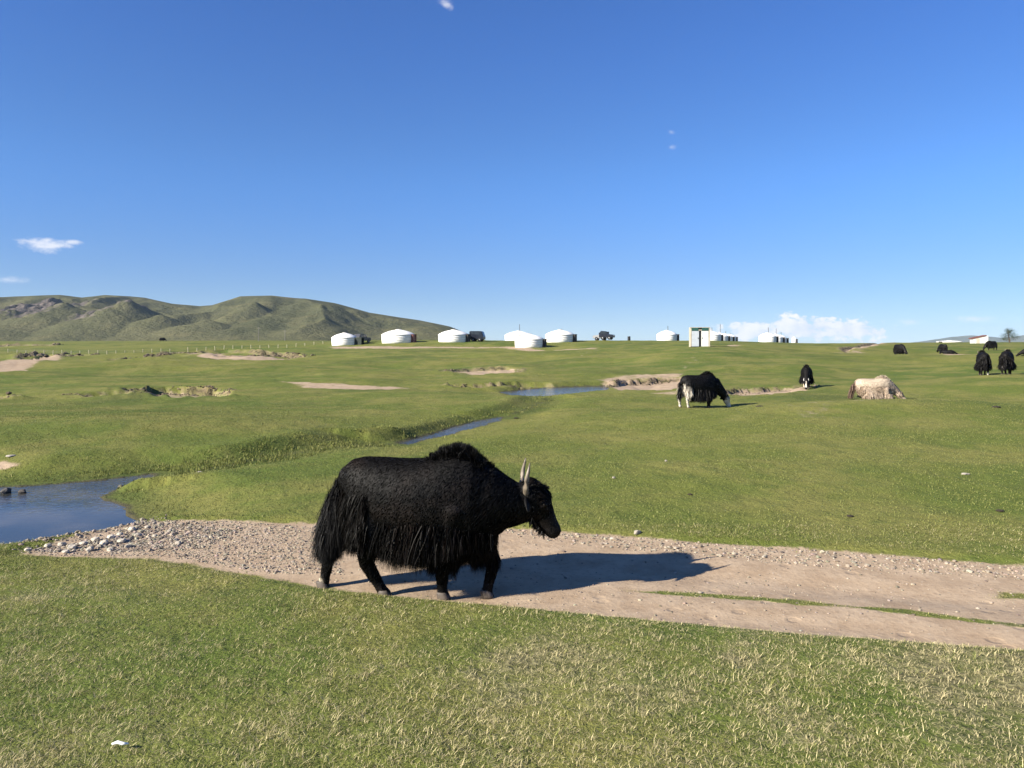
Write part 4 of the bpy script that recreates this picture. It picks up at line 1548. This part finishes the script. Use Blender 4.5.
# ------------------------------------------------------------------ vehicles
def make_car(px, d, rz, label, paint='car_black', kind='van', length=4.2, dz=0.0):
    x, y, z = spot(px, d)
    t = empty('parked_' + ('van' if kind == 'van' else 'car'), (x, y, z + dz), rz, label=label, cat='van' if kind == 'van' else 'car', group='vehicles parked by the gers')
    L, W = length, 1.75
    if kind == 'van':
        prof = [(-L / 2, .42), (L / 2 - .05, .42), (L / 2, .9), (L / 2 - .12, 1.15), (L / 2 - .40, 1.95), (L / 2 - .7, 2.06), (-L / 2 + .15, 2.06), (-L / 2, 1.9)]
    else:
        prof = [(-L / 2, .45), (L / 2 - .05, .45), (L / 2, .75), (L / 2 - .10, 1.02), (L / 2 - 1.15, 1.12), (L / 2 - 1.75, 1.72), (-L / 2 + .35, 1.76), (-L / 2 + .05, 1.1), (-L / 2, .9)]
    mb = MB()
    mb.prism(prof, -W / 2, W / 2)
    mb.build('body', M[paint], t, bevel=.06)
    for s in (-1, 1):
        g = MB()
        if kind == 'van':
            for x0, x1 in ((-L / 2 + .3, -.55), (-.40, .55), (.70, L / 2 - .62)):
                g.box(((x0 + x1) / 2, s * (W / 2 + .005), 1.62), (x1 - x0, .02, .5))
        else:
            for x0, x1 in ((-L / 2 + .4, -.75), (-.65, .15), (.22, L / 2 - 1.55)):
                g.box(((x0 + x1) / 2, s * (W / 2 + .005), 1.42), (x1 - x0, .02, .42))
        g.build('side_window', M['glass'], t)
        h = MB()
        h.box((L / 2 - .03, s * .62, .86), (.08, .26, .18))
        h.build('headlight', M['rim'], t)
        for xx in (-L / 2 + .75, L / 2 - .80):
            w = MB()
            rot = Matrix.Rotation(R(90), 3, 'X')
            prof_w = [(.20, -.10), (.33, -.10), (.36, -.06), (.36, .06), (.33, .10), (.20, .10)]
            w.lathe(prof_w, 20)
            w.v = [tuple(rot @ Vector(p) + Vector((xx, s * (W / 2 - .06), .36))) for p in w.v]
            wh = w.build('wheel', M['tyre'], t)
            w = MB()
            w.lathe([(.21, -.08), (.21, .08), (.06, .112)], 16)
            w.v = [tuple(rot @ Vector((p[0], p[1], p[2] * -s)) + Vector((xx, s * (W / 2 - .06), .36))) for p in w.v]
            w.build('rim', M['rim'], wh)
    g = MB()
    if kind == 'van':
        g.box((L / 2 - .235, 0, 1.58), (.02, W - .3, .62), Matrix.Rotation(R(-19), 3, 'Y'))
    else:
        g.box((L / 2 - 1.43, 0, 1.43), (.02, W - .3, .60), Matrix.Rotation(R(-44), 3, 'Y'))
    g.build('windscreen', M['glass'], t)
    return t


make_car(477.5, 152, R(-12), 'dark blue van parked right of a white ger', 'car_black', 'van', 2.9)
make_car(362, 153, R(60), 'dark car parked at the right side of the leftmost ger', 'car_black', 'car', 3.6)
make_car(600.5, 158, R(165), 'pale grey car half hidden by the black car on the skyline', 'car_grey', 'car', 3.0)
make_car(607, 153, R(-20), 'black car parked on the skyline between two gers', 'car_black', 'car', 2.9, .12)

t = empty('fuel_drum', spot(629, 158), 0, label='small dark drum standing on the skyline right of the black car', cat='drum')
mb = MB()
mb.lathe([(.30, 0), (.30, .28), (.32, .30), (.30, .32), (.30, .58), (.32, .60), (.30, .62), (.30, .88)], 20)
mb.build('body', M['drum'], t)
mb = MB()
mb.lathe([(.31, .875), (.31, .91), (.27, .91), (.27, .89)], 20)
mb.build('lid', M['steel'], t)

# ------------------------------------------------------------------ outhouse with two cabins
x, y, z = spot(699.5, 93)
t = empty('outhouse', (x, y, z), R(-8), label='white outhouse with two doors and dark green strips above', cat='outhouse')
W, D_, Hh = 2.35, 1.5, 2.3
mb = MB()
mb.box((-W / 2 + .03, 0, Hh / 2 - .05), (.06, D_, Hh))
mb.box((W / 2 - .03, 0, Hh / 2 - .05), (.06, D_, Hh))
mb.box((0, D_ / 2, Hh / 2 - .05), (W, .06, Hh))
mb.box((0, 0, Hh - .02), (W, D_ + .1, .05))
mb.build('cabin', M['panel_beige'], t)
mb = MB()
mb.box((0, -D_ / 2 + .10, 1.0), (.17, .04, 2.05))
mb.build('gap_shade_strip', M['gap'], t)  # black strip stands in for the shade in the gap between the doors
for s, mt in ((-1, 'panel_grey'), (1, 'panel_white')):
    mb = MB()
    mb.box((s * .56, -D_ / 2, .93), (.86, .05, 1.86))
    dr = mb.build('door', M[mt], t, bevel=.01)
    mb = MB()
    mb.box((s * .25, -D_ / 2 - .05, 1.0), (.04, .05, .16))
    mb.build('handle', M['steel'], dr)
    mb = MB()
    mb.box((s * .60, -D_ / 2 - .01, 2.05), (.80, .06, .36))
    mb.build('transom', M['panel_green'], t)
mb = MB()
mb.box((-W / 2 + .09, -D_ / 2 - .005, 1.1), (.12, .05, 2.2))
mb.box((W / 2 - .09, -D_ / 2 - .005, 1.1), (.12, .05, 2.2))
mb.box((0, -D_ / 2 - .003, 1.97), (W - .26, .04, .10))
mb.build('frame', M['panel_beige'], t)

# ------------------------------------------------------------------ white shed at the right, lone tree
x, y, z = spot(979, 175)
t = empty('shed', (x, y, z), R(-14), label='small white shed with a sloping brown roof', cat='shed')
mb = MB()
mb.prism([(-1.5, -.2), (1.5, -.2), (1.5, 1.85), (-1.5, 1.15)], -1.2, 1.2)
mb.build('wall', M['panel_white'], t)
mb = MB()
mb.prism([(-1.75, 1.10), (1.1, 1.78), (1.1, 1.96), (-1.75, 1.30)], -1.35, 1.35)
mb.build('roof', M['roof_red'], t)
mb = MB()
mb.box((-.6, -1.21, .55), (.7, .05, 1.3))
mb.build('door', M['panel_beige'], t)


def make_tree(px, d, h, label):
    x, y, z = spot(px, d)
    t = empty('tree', (x, y, z), 0, label=label, cat='tree')
    rng = random.Random(4)
    mb = MB()
    mb.tube([(0.2, 0, -.3), (0.1, .02, h * .25), (-.05, .04, h * .5), (-.25, 0, h * .78), (-.3, 0, h * .95)], [.16, .13, .10, .06, .02], 8)
    tips = []
    for i in range(13):
        f = .12 + .8 * i / 13
        a = rng.choice([-1, 1]) * (0.2 + rng.random() * .9) + (0 if rng.random() < .5 else math.pi)
        ln = h * (.42 - .26 * f) * (0.7 + .6 * rng.random())
        b = Vector((.15 - .45 * f, 0, h * f))
        e = b + Vector((math.cos(a) * ln, math.sin(a) * ln, ln * .45))
        mb.tube([b, (b + e) / 2 + Vector((0, 0, -.05)), e], [.05, .035, .012], 6)
        tips += [e, (b + e) / 2 + Vector((0, 0, .1))]
    mb.build('trunk', M['bark'], t)
    tips.append(Vector((-.3, 0, h * .95)))
    V, C = [], []
    for e in tips:
        rad = .24 + .22 * rng.random()
        tone = rng.uniform(.75, 1.25)
        for _ in range(70):
            p = e + Vector((rng.gauss(0, rad), rng.gauss(0, rad), rng.gauss(0, rad * .6)))
            u = Vector((rng.gauss(0, 1), rng.gauss(0, 1), rng.gauss(0, 1))).normalized()
            w = u.cross(Vector((rng.gauss(0, 1), rng.gauss(0, 1), rng.gauss(0, 1)))).normalized()
            s_ = .05 + .05 * rng.random()
            V += [p - u * s_, p + w * s_ * .5, p + u * s_, p - w * s_ * .5]
            C += [(.045 * tone, .065 * tone, .028 * tone)] * 4
    n = len(V) // 4
    me = new_mesh('crown', [tuple(v) for v in V], np.arange(4 * n), np.full(n, 4), [M['leaf']], False, None, np.array(C))
    link('crown', me, t)


make_tree(1009, 165, 3.0, 'lone sparse tree on the skyline at the right')

# ------------------------------------------------------------------ fence and poles
fx = np.linspace(8, 332, 37)
fp = []
for px in fx:
    py = np.interp(px, [0, 20, 110, 180, 260, 332], [352.0, 353.5, 353.5, 352.0, 349.0, 343.2])
    fp.append(ground_at(px, py))
fp = np.array(fp)
root = empty('wire_fence', (fp[0][0], fp[0][1], hz(*fp[0])), 0, label='long low wire fence of pale posts below the hills', cat='fence')
proto = None
tops = []
for i, (x, y) in enumerate(fp):
    z = hz(x, y)
    if proto is None:
        mb = MB()
        mb.tube([(0, 0, -.2), (0, 0, .62)], [.06, .05], 7)
        post = mb.build('fence_post', M['wood'], root)
        proto = post
    else:
        post = proto.copy()
        COL.objects.link(post)
        post.parent = root
    post.location = Vector((x, y, z)) - root.location
    post.rotation_euler = (R(random.uniform(-5, 5)), R(random.uniform(-5, 5)), 0)
    post.scale = (1, 1, random.uniform(.8, 1.15))
    tops.append(Vector((x, y, z)) - root.location)
mb = MB()
for hgt in (.30, .50):
    mb.tube([p + Vector((0, -.07, hgt)) for p in tops], .008, 4)
mb.build('wire', M['wire'], root)


def make_pole(px, d, h, label):
    x, y, z = spot(px, d)
    t = empty('utility_pole', (x, y, z), 0, label=label, cat='pole', group='utility poles before the hills')
    mb = MB()
    mb.tube([(0, 0, -.3), (0, 0, h)], [.11, .08], 8)
    mb.build('shaft', M['pole'], t)
    mb = MB()
    mb.box((0, 0, h - .35), (1.1, .09, .10))
    mb.build('crossarm', M['pole'], t)


make_pole(258.5, 230, 4.2, 'thin utility pole before the hills, left one of two')
make_pole(285.0, 240, 3.4, 'thin utility pole before the hills, right one of two')


# ------------------------------------------------------------------ stones, gravel
def blob(rng, seed, sub=2):
    bm = bmesh.new()
    bmesh.ops.create_icosphere(bm, subdivisions=sub, radius=1)
    off = rng.normal(0, 20, 3)
    for v in bm.verts:
        p = np.array(v.co)
        k = 1 + .35 * float(fbm(np.array([p[0] * 1.3 + off[0] + p[2]]), np.array([p[1] * 1.3 + off[1] - p[2] * .7]), 2, seed)[0])
        v.co = v.co * k
    V = np.array([tuple(v.co) for v in bm.verts])
    Fc = np.array([[v.index for v in f.verts] for f in bm.faces])
    bm.free()
    return V, Fc


rng = np.random.default_rng(5)
SHAPES = [blob(rng, 100 + i, 1) for i in range(8)]


def pebbles(name, xy, size, zoff=0.25, tone=None, label=None):
    Vs, Fs, Cs = [], [], []
    b = 0
    zz = land(xy[:, 0], xy[:, 1])
    for i, (x, y) in enumerate(xy):
        V, Fc = SHAPES[i % 8]
        s = size[i] * np.array([1.0, rng.uniform(.6, .95), rng.uniform(.45, .7)])
        a = rng.uniform(0, 6.28)
        v = V * s
        v = np.stack([v[:, 0] * math.cos(a) - v[:, 1] * math.sin(a), v[:, 0] * math.sin(a) + v[:, 1] * math.cos(a), v[:, 2]], 1)
        Vs.append(v + np.array([x, y, zz[i] + s[2] * zoff]))
        Fs.append(Fc + b)
        b += len(V)
        t = rng.random()
        c = np.array(tone or (.30, .252, .195)) * (.4 + .85 * t) * (1 + rng.normal(0, .04, 3))
        Cs.append(np.tile(c, (len(V), 1)))
    F_ = np.concatenate(Fs)
    me = new_mesh(name, np.concatenate(Vs), F_, np.full(len(F_), 3), [M['stone']], False, None, np.concatenate(Cs))
    return link(name, me)


def scatter_in(poly, n, margin=0.0):
    lo, hi = poly.min(0), poly.max(0)
    out = []
    tot = 0
    while tot < n:
        q = rng.random((4 * n, 2)) * (hi - lo) + lo
        sd, _ = poly_sdf(poly, q[:, 0], q[:, 1])
        q = q[sd < margin]
        out.append(q)
        tot += len(q)
    return np.concatenate(out)[:n]


G1 = survey([(10, 552), (60, 543), (110, 536), (140, 525), (160, 521), (230, 523), (320, 529), (345, 575), (270, 574), (160, 557), (60, 556)], 0.0)
G2 = survey([(100, 540), (140, 523), (170, 523), (240, 532), (200, 550), (110, 553)], 0.0)
G3 = survey([(480, 530), (600, 537), (760, 548), (900, 557), (1040, 569), (1040, 580), (880, 572), (720, 560), (560, 545)], 0.0)
G4 = survey([(300, 528), (480, 530), (620, 540), (1060, 580), (1060, 640), (800, 640), (440, 600), (300, 582)], 0.0)
shore = survey([(20, 551), (60, 546), (100, 541), (140, 533), (150, 536), (110, 547), (60, 553)], 0.0)
xy = np.concatenate([scatter_in(G1, 6500), scatter_in(G2, 2000), scatter_in(G3, 1500), scatter_in(G4, 900), scatter_in(shore, 700), np.repeat(survey([(142, 521), (128, 530), (104, 535), (80, 540), (50, 545), (20, 549.5)], -.1), 230, 0) + rng.normal(0, .16, (1380, 2)) * np.array([1.6, .8])])
sz = np.concatenate([rng.gamma(2.2, .0026, 6500) + .003, rng.gamma(1.8, .0046, 2000) + .004, rng.gamma(2.5, .0032, 1500) + .004, rng.gamma(2.2, .0026, 900) + .003, rng.gamma(1.8, .0062, 700) + .004, rng.gamma(1.8, .0062, 1380) + .004])
tag(pebbles('gravel', xy, np.minimum(sz, .038)), kind='stuff')

# clods of turf and soil along the eroded banks, added to cast rough shade
cl_xy, cl_sz = [], []
for pts, n, d_ in (([(128, 389), (165, 387), (210, 387.5), (234, 391)], 110, 1.0), ([(70, 393), (128, 391)], 40, .8), ([(-20, 392), (14, 392)], 26, 1.0), ([(140, 394), (180, 395.5), (225, 394)], 60, .6),
                   ([(122, 361), (150, 357), (185, 352)], 70, 1.1), ([(185, 352), (226, 350.8)], 26, .8), ([(250, 352), (285, 353), (306, 357)], 70, 1.0),
                   ([(24, 358), (40, 353.8), (60, 354)], 70, 1.2), ([(60, 354.5), (92, 354.2)], 46, 1.1), ([(440, 370), (470, 367.5)], 34, 1.0),
                   ([(606, 383), (622, 380), (665, 378)], 40, .9), ([(700, 391), (775, 387.5), (810, 388)], 46, .8), ([(450, 386.5), (545, 383.6)], 80, .9), ([(575, 386), (620, 383)], 26, .8), ([(-10, 345), (54, 345)], 60, 1.3)):
    P_ = survey(pts)
    n *= 3
    t_ = rng.random(n) * (len(P_) - 1)
    q_ = np.stack([np.interp(t_, np.arange(len(P_)), P_[:, 0]), np.interp(t_, np.arange(len(P_)), P_[:, 1])], 1)
    dist = np.hypot(q_[:, 0], q_[:, 1])
    cl_xy.append(q_ + rng.normal(0, 1, q_.shape) * (dist * .0045)[:, None] * np.array([1.0, 1.6]))
    cl_sz.append((rng.gamma(2.0, .00042, n) + .0004) * dist * d_)
tag(pebbles('turf_clods', np.concatenate(cl_xy), np.concatenate(cl_sz), .2, (.14, .112, .074)), kind='stuff')

SH2 = [blob(rng, 300 + i, 2) for i in range(4)]
SH2 = [(np.sign(V) * np.abs(V) ** .8 * (1 + .10 * rng.normal(size=(len(V), 1))), F_) for V, F_ in SH2]


def stone(px, py, size, label, group=None, tone=(.42, .37, .30), level=0.0, flat=.6):
    p = ground_at(px, py, level)
    V, Fc = SH2[int(rng.integers(4))]
    v = V * size * .55 * np.array([1, .8, flat])
    me = new_mesh('stone', v, Fc, np.full(len(Fc), 3), [M['stone']], False, None, np.tile(np.array(tone) * rng.uniform(.75, 1.2), (len(v), 1)))
    o = link('stone', me)
    o.location = (p[0], p[1], max(hz(*p), level if level else -9) + size * flat * .35)
    o.rotation_euler = (0, 0, rng.uniform(0, 6))
    tag(o, label, 'stone', group)


LS = 'pale stone in the gravel bank at the edge of the pond'
for px, py, q in ((28, 551, .06), (48, 547, .07), (62, 546, .08), (72, 549, .09), (84, 545, .075), (96, 541, .08), (104, 545, .09), (112, 539, .085), (120, 536, .07), (122, 543, .09),
                  (132, 531, .08), (138, 537, .07), (148, 529, .06), (90, 551, .08), (66, 553, .07), (110, 551, .06), (128, 548, .07), (155, 538, .06), (170, 533, .055), (178, 545, .06)):
    stone(px, py, q, LS, 'stones at the edge of the pond')
stone(6, 493, .15, 'dark wet stone standing in the pond at the left edge', 'dark stones in the pond', (.07, .065, .06), POND_Z)
stone(22, 493, .10, 'smaller dark stone in the pond right of the first', 'dark stones in the pond', (.09, .08, .07), POND_Z)
stone(121, 488, .09, 'grey stone at the pond inlet below the turf point', 'dark stones in the pond', (.20, .18, .15), POND_Z)
stone(199, 469, .12, 'pale stone beside the grassy channel behind the pond', None, (.36, .32, .26))
stone(637, 537, .075, 'pale stone at the upper edge of the track behind the shadow', None, (.36, .32, .26))
stone(612, 541, .05, 'small stone beside the larger pale one on the track edge', None, (.36, .32, .26))
stone(965, 482, .11, 'flat pale stone lying in the grass at the right', None, (.36, .32, .26), 0, .25)
stone(666, 470, .05, 'tiny pale stone in the grass behind the yak shadow', None, (.36, .32, .26))
stone(614, 486, .05, 'small grey stone in the grass right of the horns', None, (.36, .32, .26))
stone(11, 461, .16, 'flat pale slab on the bank beyond the pond', None, (.36, .32, .26), 0, .2)

# ------------------------------------------------------------------ dung and litter
for px, py, q in ((760, 414, .16), (845, 407, .13), (516, 413, .12), (932, 404, .12), (996, 418, .15), (1000, 514, .07), (850, 519, .06), (690, 497, .05)):
    p = ground_at(px, py)
    mb = MB()
    q *= .72
    mb.lathe([(q, 0), (q * .98, q * .12), (q * .80, q * .26), (q * .5, q * .34), (q * .15, q * .30)], 16)
    mb.v = [(a * (1 + .12 * math.sin(3 * math.atan2(b, a) + px)), b * (1 + .1 * math.cos(2 * math.atan2(b, a) + py)), c) for a, b, c in mb.v]
    o = mb.build('dung_pat', M['dung'], None, smooth=True)
    o.location = (p[0], p[1], hz(*p) + .005)
    tag(o, 'dark dry dung pat lying on the short grass', 'dung pat', 'dung pats on the pasture')

p = ground_at(120, 757)
mb = MB()
mb.tube([(-.04, 0, .0), (-.015, .006, .006), (.015, -.004, .004), (.04, .004, .0)], [.004, .008, .008, .004], 8)
o = mb.build('paper_scrap', M['litter'], None, smooth=True)
o.location = (p[0], p[1], hz(*p) + .035)
tag(o, 'small white paper scrap lying in the foreground grass', 'litter')


# ------------------------------------------------------------------ grass
def grass(name, xy, length, width, lean, cols, segs=2):
    n = len(xy)
    r = np.random.default_rng(17)
    z = land(xy[:, 0], xy[:, 1])
    a = r.random(n) * 2 * math.pi
    d = np.stack([np.cos(a), np.sin(a)], 1)
    side = np.stack([-np.sin(a + .6 * r.normal(size=n)), np.cos(a + .6 * r.normal(size=n))], 1)
    tt = np.linspace(0, 1, segs + 1)
    V = np.zeros((n, 2 * segs + 1, 3), np.float32)
    h = np.sqrt(np.clip(1 - lean ** 2, .05, 1))
    for k, f in enumerate(tt):
        out = lean * length * (f ** 1.5)
        up = length * h * (f - .35 * f ** 2 * lean)
        px = xy[:, 0] + d[:, 0] * out
        py = xy[:, 1] + d[:, 1] * out
        pz = z - .006 + up
        if k < segs:
            w = width * .5 * (1 - f * .5)
            V[:, 2 * k] = np.stack([px - side[:, 0] * w, py - side[:, 1] * w, pz], 1)
            V[:, 2 * k + 1] = np.stack([px + side[:, 0] * w, py + side[:, 1] * w, pz], 1)
        else:
            V[:, 2 * k] = np.stack([px, py, pz], 1)
    m = 2 * segs + 1
    b = np.arange(n)[:, None] * m
    idx, sizes = [], []
    quads = [np.stack([b[:, 0] + 2 * k, b[:, 0] + 2 * k + 1, b[:, 0] + 2 * k + 3, b[:, 0] + 2 * k + 2], 1) for k in range(segs - 1)]
    tri = np.stack([b[:, 0] + 2 * segs - 2, b[:, 0] + 2 * segs - 1, b[:, 0] + 2 * segs], 1)
    idx = np.concatenate([q.ravel() for q in quads] + [tri.ravel()])
    sizes = np.concatenate([np.full(n * (segs - 1), 4), np.full(n, 3)])
    me = new_mesh(name, V.reshape(-1, 3), idx, sizes, [M['grass']], False, None, np.repeat(cols, m, 0))
    return tag(link(name, me), kind='stuff')


def field(d0, d1, n, r, power=1.0, spread=.72):
    d = (r.random(n) * (d1 ** (2 - power) - d0 ** (2 - power)) + d0 ** (2 - power)) ** (1 / (2 - power))
    u = (r.random(n) * 2 - 1) * spread
    return np.stack([u * d, d], 1)


def grass_colors(xy, r, dry):
    n = len(xy)
    pick = r.random(n)
    base = np.array([.120, .150, .034]) * np.ones((n, 1))
    base[pick > .40] = (.175, .190, .048)
    base[pick > .72] = (.228, .222, .066)
    straw = np.array([[.43, .39, .18]])
    w = (r.random(n) < dry)[:, None]
    c = np.where(w, straw * (.65 + .6 * r.random((n, 1))), base * (.65 + .65 * r.random((n, 1))))
    return c


def keep_turf(xy, r, thr=.5):
    z, dirt, wet, gravel, lush, bank = land(xy[:, 0], xy[:, 1], True)
    jit = r.normal(0, .10, len(xy))
    return (dirt + 1.6 * jit < thr) & (z > -.13), lush, dirt


r = np.random.default_rng(31)
# a thin even cover, and over it tussocks of longer blades that lie in all directions
for name, n_c, per in (('foreground_grass', 430000, 1), ('foreground_tussocks', 50000, 15)):
    xy = field(2.2, 9.2, n_c, r, .55, .98)
    if per > 1:
        pt = fbm(xy[:, 0] / .8 + 4, xy[:, 1] / .8, 3, 76)
        xy = xy[r.random(len(xy)) < np.clip(.55 + 1.1 * pt, .08, 1)]
        tone = np.repeat(.72 + .55 * r.random(len(xy)), per)[:, None]
        dryc = np.repeat(r.normal(0, .22, len(xy)), per)
        reach = np.repeat(.55 + .75 * r.random(len(xy)), per)
        xy = np.repeat(xy, per, 0) + r.normal(0, .016, (len(xy) * per, 2))
    else:
        tone, dryc, reach = np.ones((len(xy), 1)), np.zeros(len(xy)), np.ones(len(xy))
    ok, lush, dirt = keep_turf(xy, r, .46)
    xy, dirt, tone, dryc, reach = xy[ok], dirt[ok], tone[ok], dryc[ok], reach[ok]
    dry = np.clip(.22 + .80 * dryness(xy[:, 0], xy[:, 1]) + dryc, .03, .85)
    if per > 1:
        ln = (.026 + .034 * r.random(len(xy))) * reach
        lean = np.clip(.87 + .22 * r.normal(size=len(xy)), .1, .99)
        wd = .0019 + .0019 * r.random(len(xy))
    else:
        thin = r.random(len(xy)) > .22 * dryness(xy[:, 0], xy[:, 1])
        xy, dirt, tone, dry = xy[thin], dirt[thin], tone[thin], dry[thin]
        ln = .016 + .022 * r.random(len(xy))
        lean = np.clip(.82 + .22 * r.normal(size=len(xy)), .1, .985)
        wd = .0020 + .0015 * r.random(len(xy))
    ln = ln * (1 - .5 * np.clip(dirt * 1.6, 0, 1))
    grass(name, xy, ln, wd, lean, grass_colors(xy, r, dry) * tone * np.array([[1.22, 1.16, 1.38]]), 3)

xy = field(7.4, 38, 560000, r, .9, .9)
ok, lush, dirt = keep_turf(xy, r, .46)
ok &= r.random(len(xy)) > sstep(xy[:, 1], 13, 38)
xy, lush = xy[ok], lush[ok]
patch = fbm(xy[:, 0] / 1.3, xy[:, 1] / 1.3, 4, 73)
patch2 = fbm(xy[:, 0] / 5 + 3, xy[:, 1] / 5, 3, 74)
dry = np.clip(.07 + .22 * patch + .28 * patch2, .01, .5)
ln = (.016 + .020 * r.random(len(xy))) * (1 + .5 * patch) * (1 + 1.0 * lush * (r.random(len(xy)) < .6))
lean = np.clip(.62 + .25 * r.normal(size=len(xy)), .1, .95)
cl = grass_colors(xy, r, dry)
fd = np.clip(.62 + (xy[:, 1] - 8) / 22, .62, .95)[:, None]
cl = (cl * (1 - fd) + cl.mean(0) * fd * .95) * (1 - .3 * np.clip(lush, 0, 1))[:, None]
grass('pasture_grass', xy, ln, .006 + .00035 * xy[:, 1], lean, cl, 2)

# taller tufts on the banks of the brook
def line_points(poly, n, r, off):
    seg = np.linalg.norm(np.diff(poly, axis=0), axis=1)
    cum = np.concatenate([[0], np.cumsum(seg)])
    t = r.random(n) * cum[-1]
    return np.stack([np.interp(t, cum, poly[:, 0]), np.interp(t, cum, poly[:, 1])], 1) + off


parts = []
for poly, n in ((CHANNEL_A, 170), (STREAM_A[:5], 60), (STREAM_A[4:], 20), (CHANNEL_B, 40), (POND[1:5], 30), (POND[4:9], 60)):
    parts.append(line_points(poly, n, r, np.stack([r.normal(0, .4, n), r.normal(.35, .40, n)], 1)))
cen = np.concatenate(parts)
xy = np.repeat(cen, 24, 0) + r.normal(0, .085, (len(cen) * 24, 2))
ok, lush, dirt = keep_turf(xy, r, .6)
xy = xy[ok]
ln = .025 + .06 * r.random(len(xy))
cl = grass_colors(xy, r, np.full(len(xy), .08))
cl = cl * .6 + cl.mean(0) * .35
grass('brookside_grass', xy, ln, .009 + .00025 * xy[:, 1], np.clip(.35 + .22 * r.normal(size=len(xy)), .05, .9), cl, 3)


build_haze()
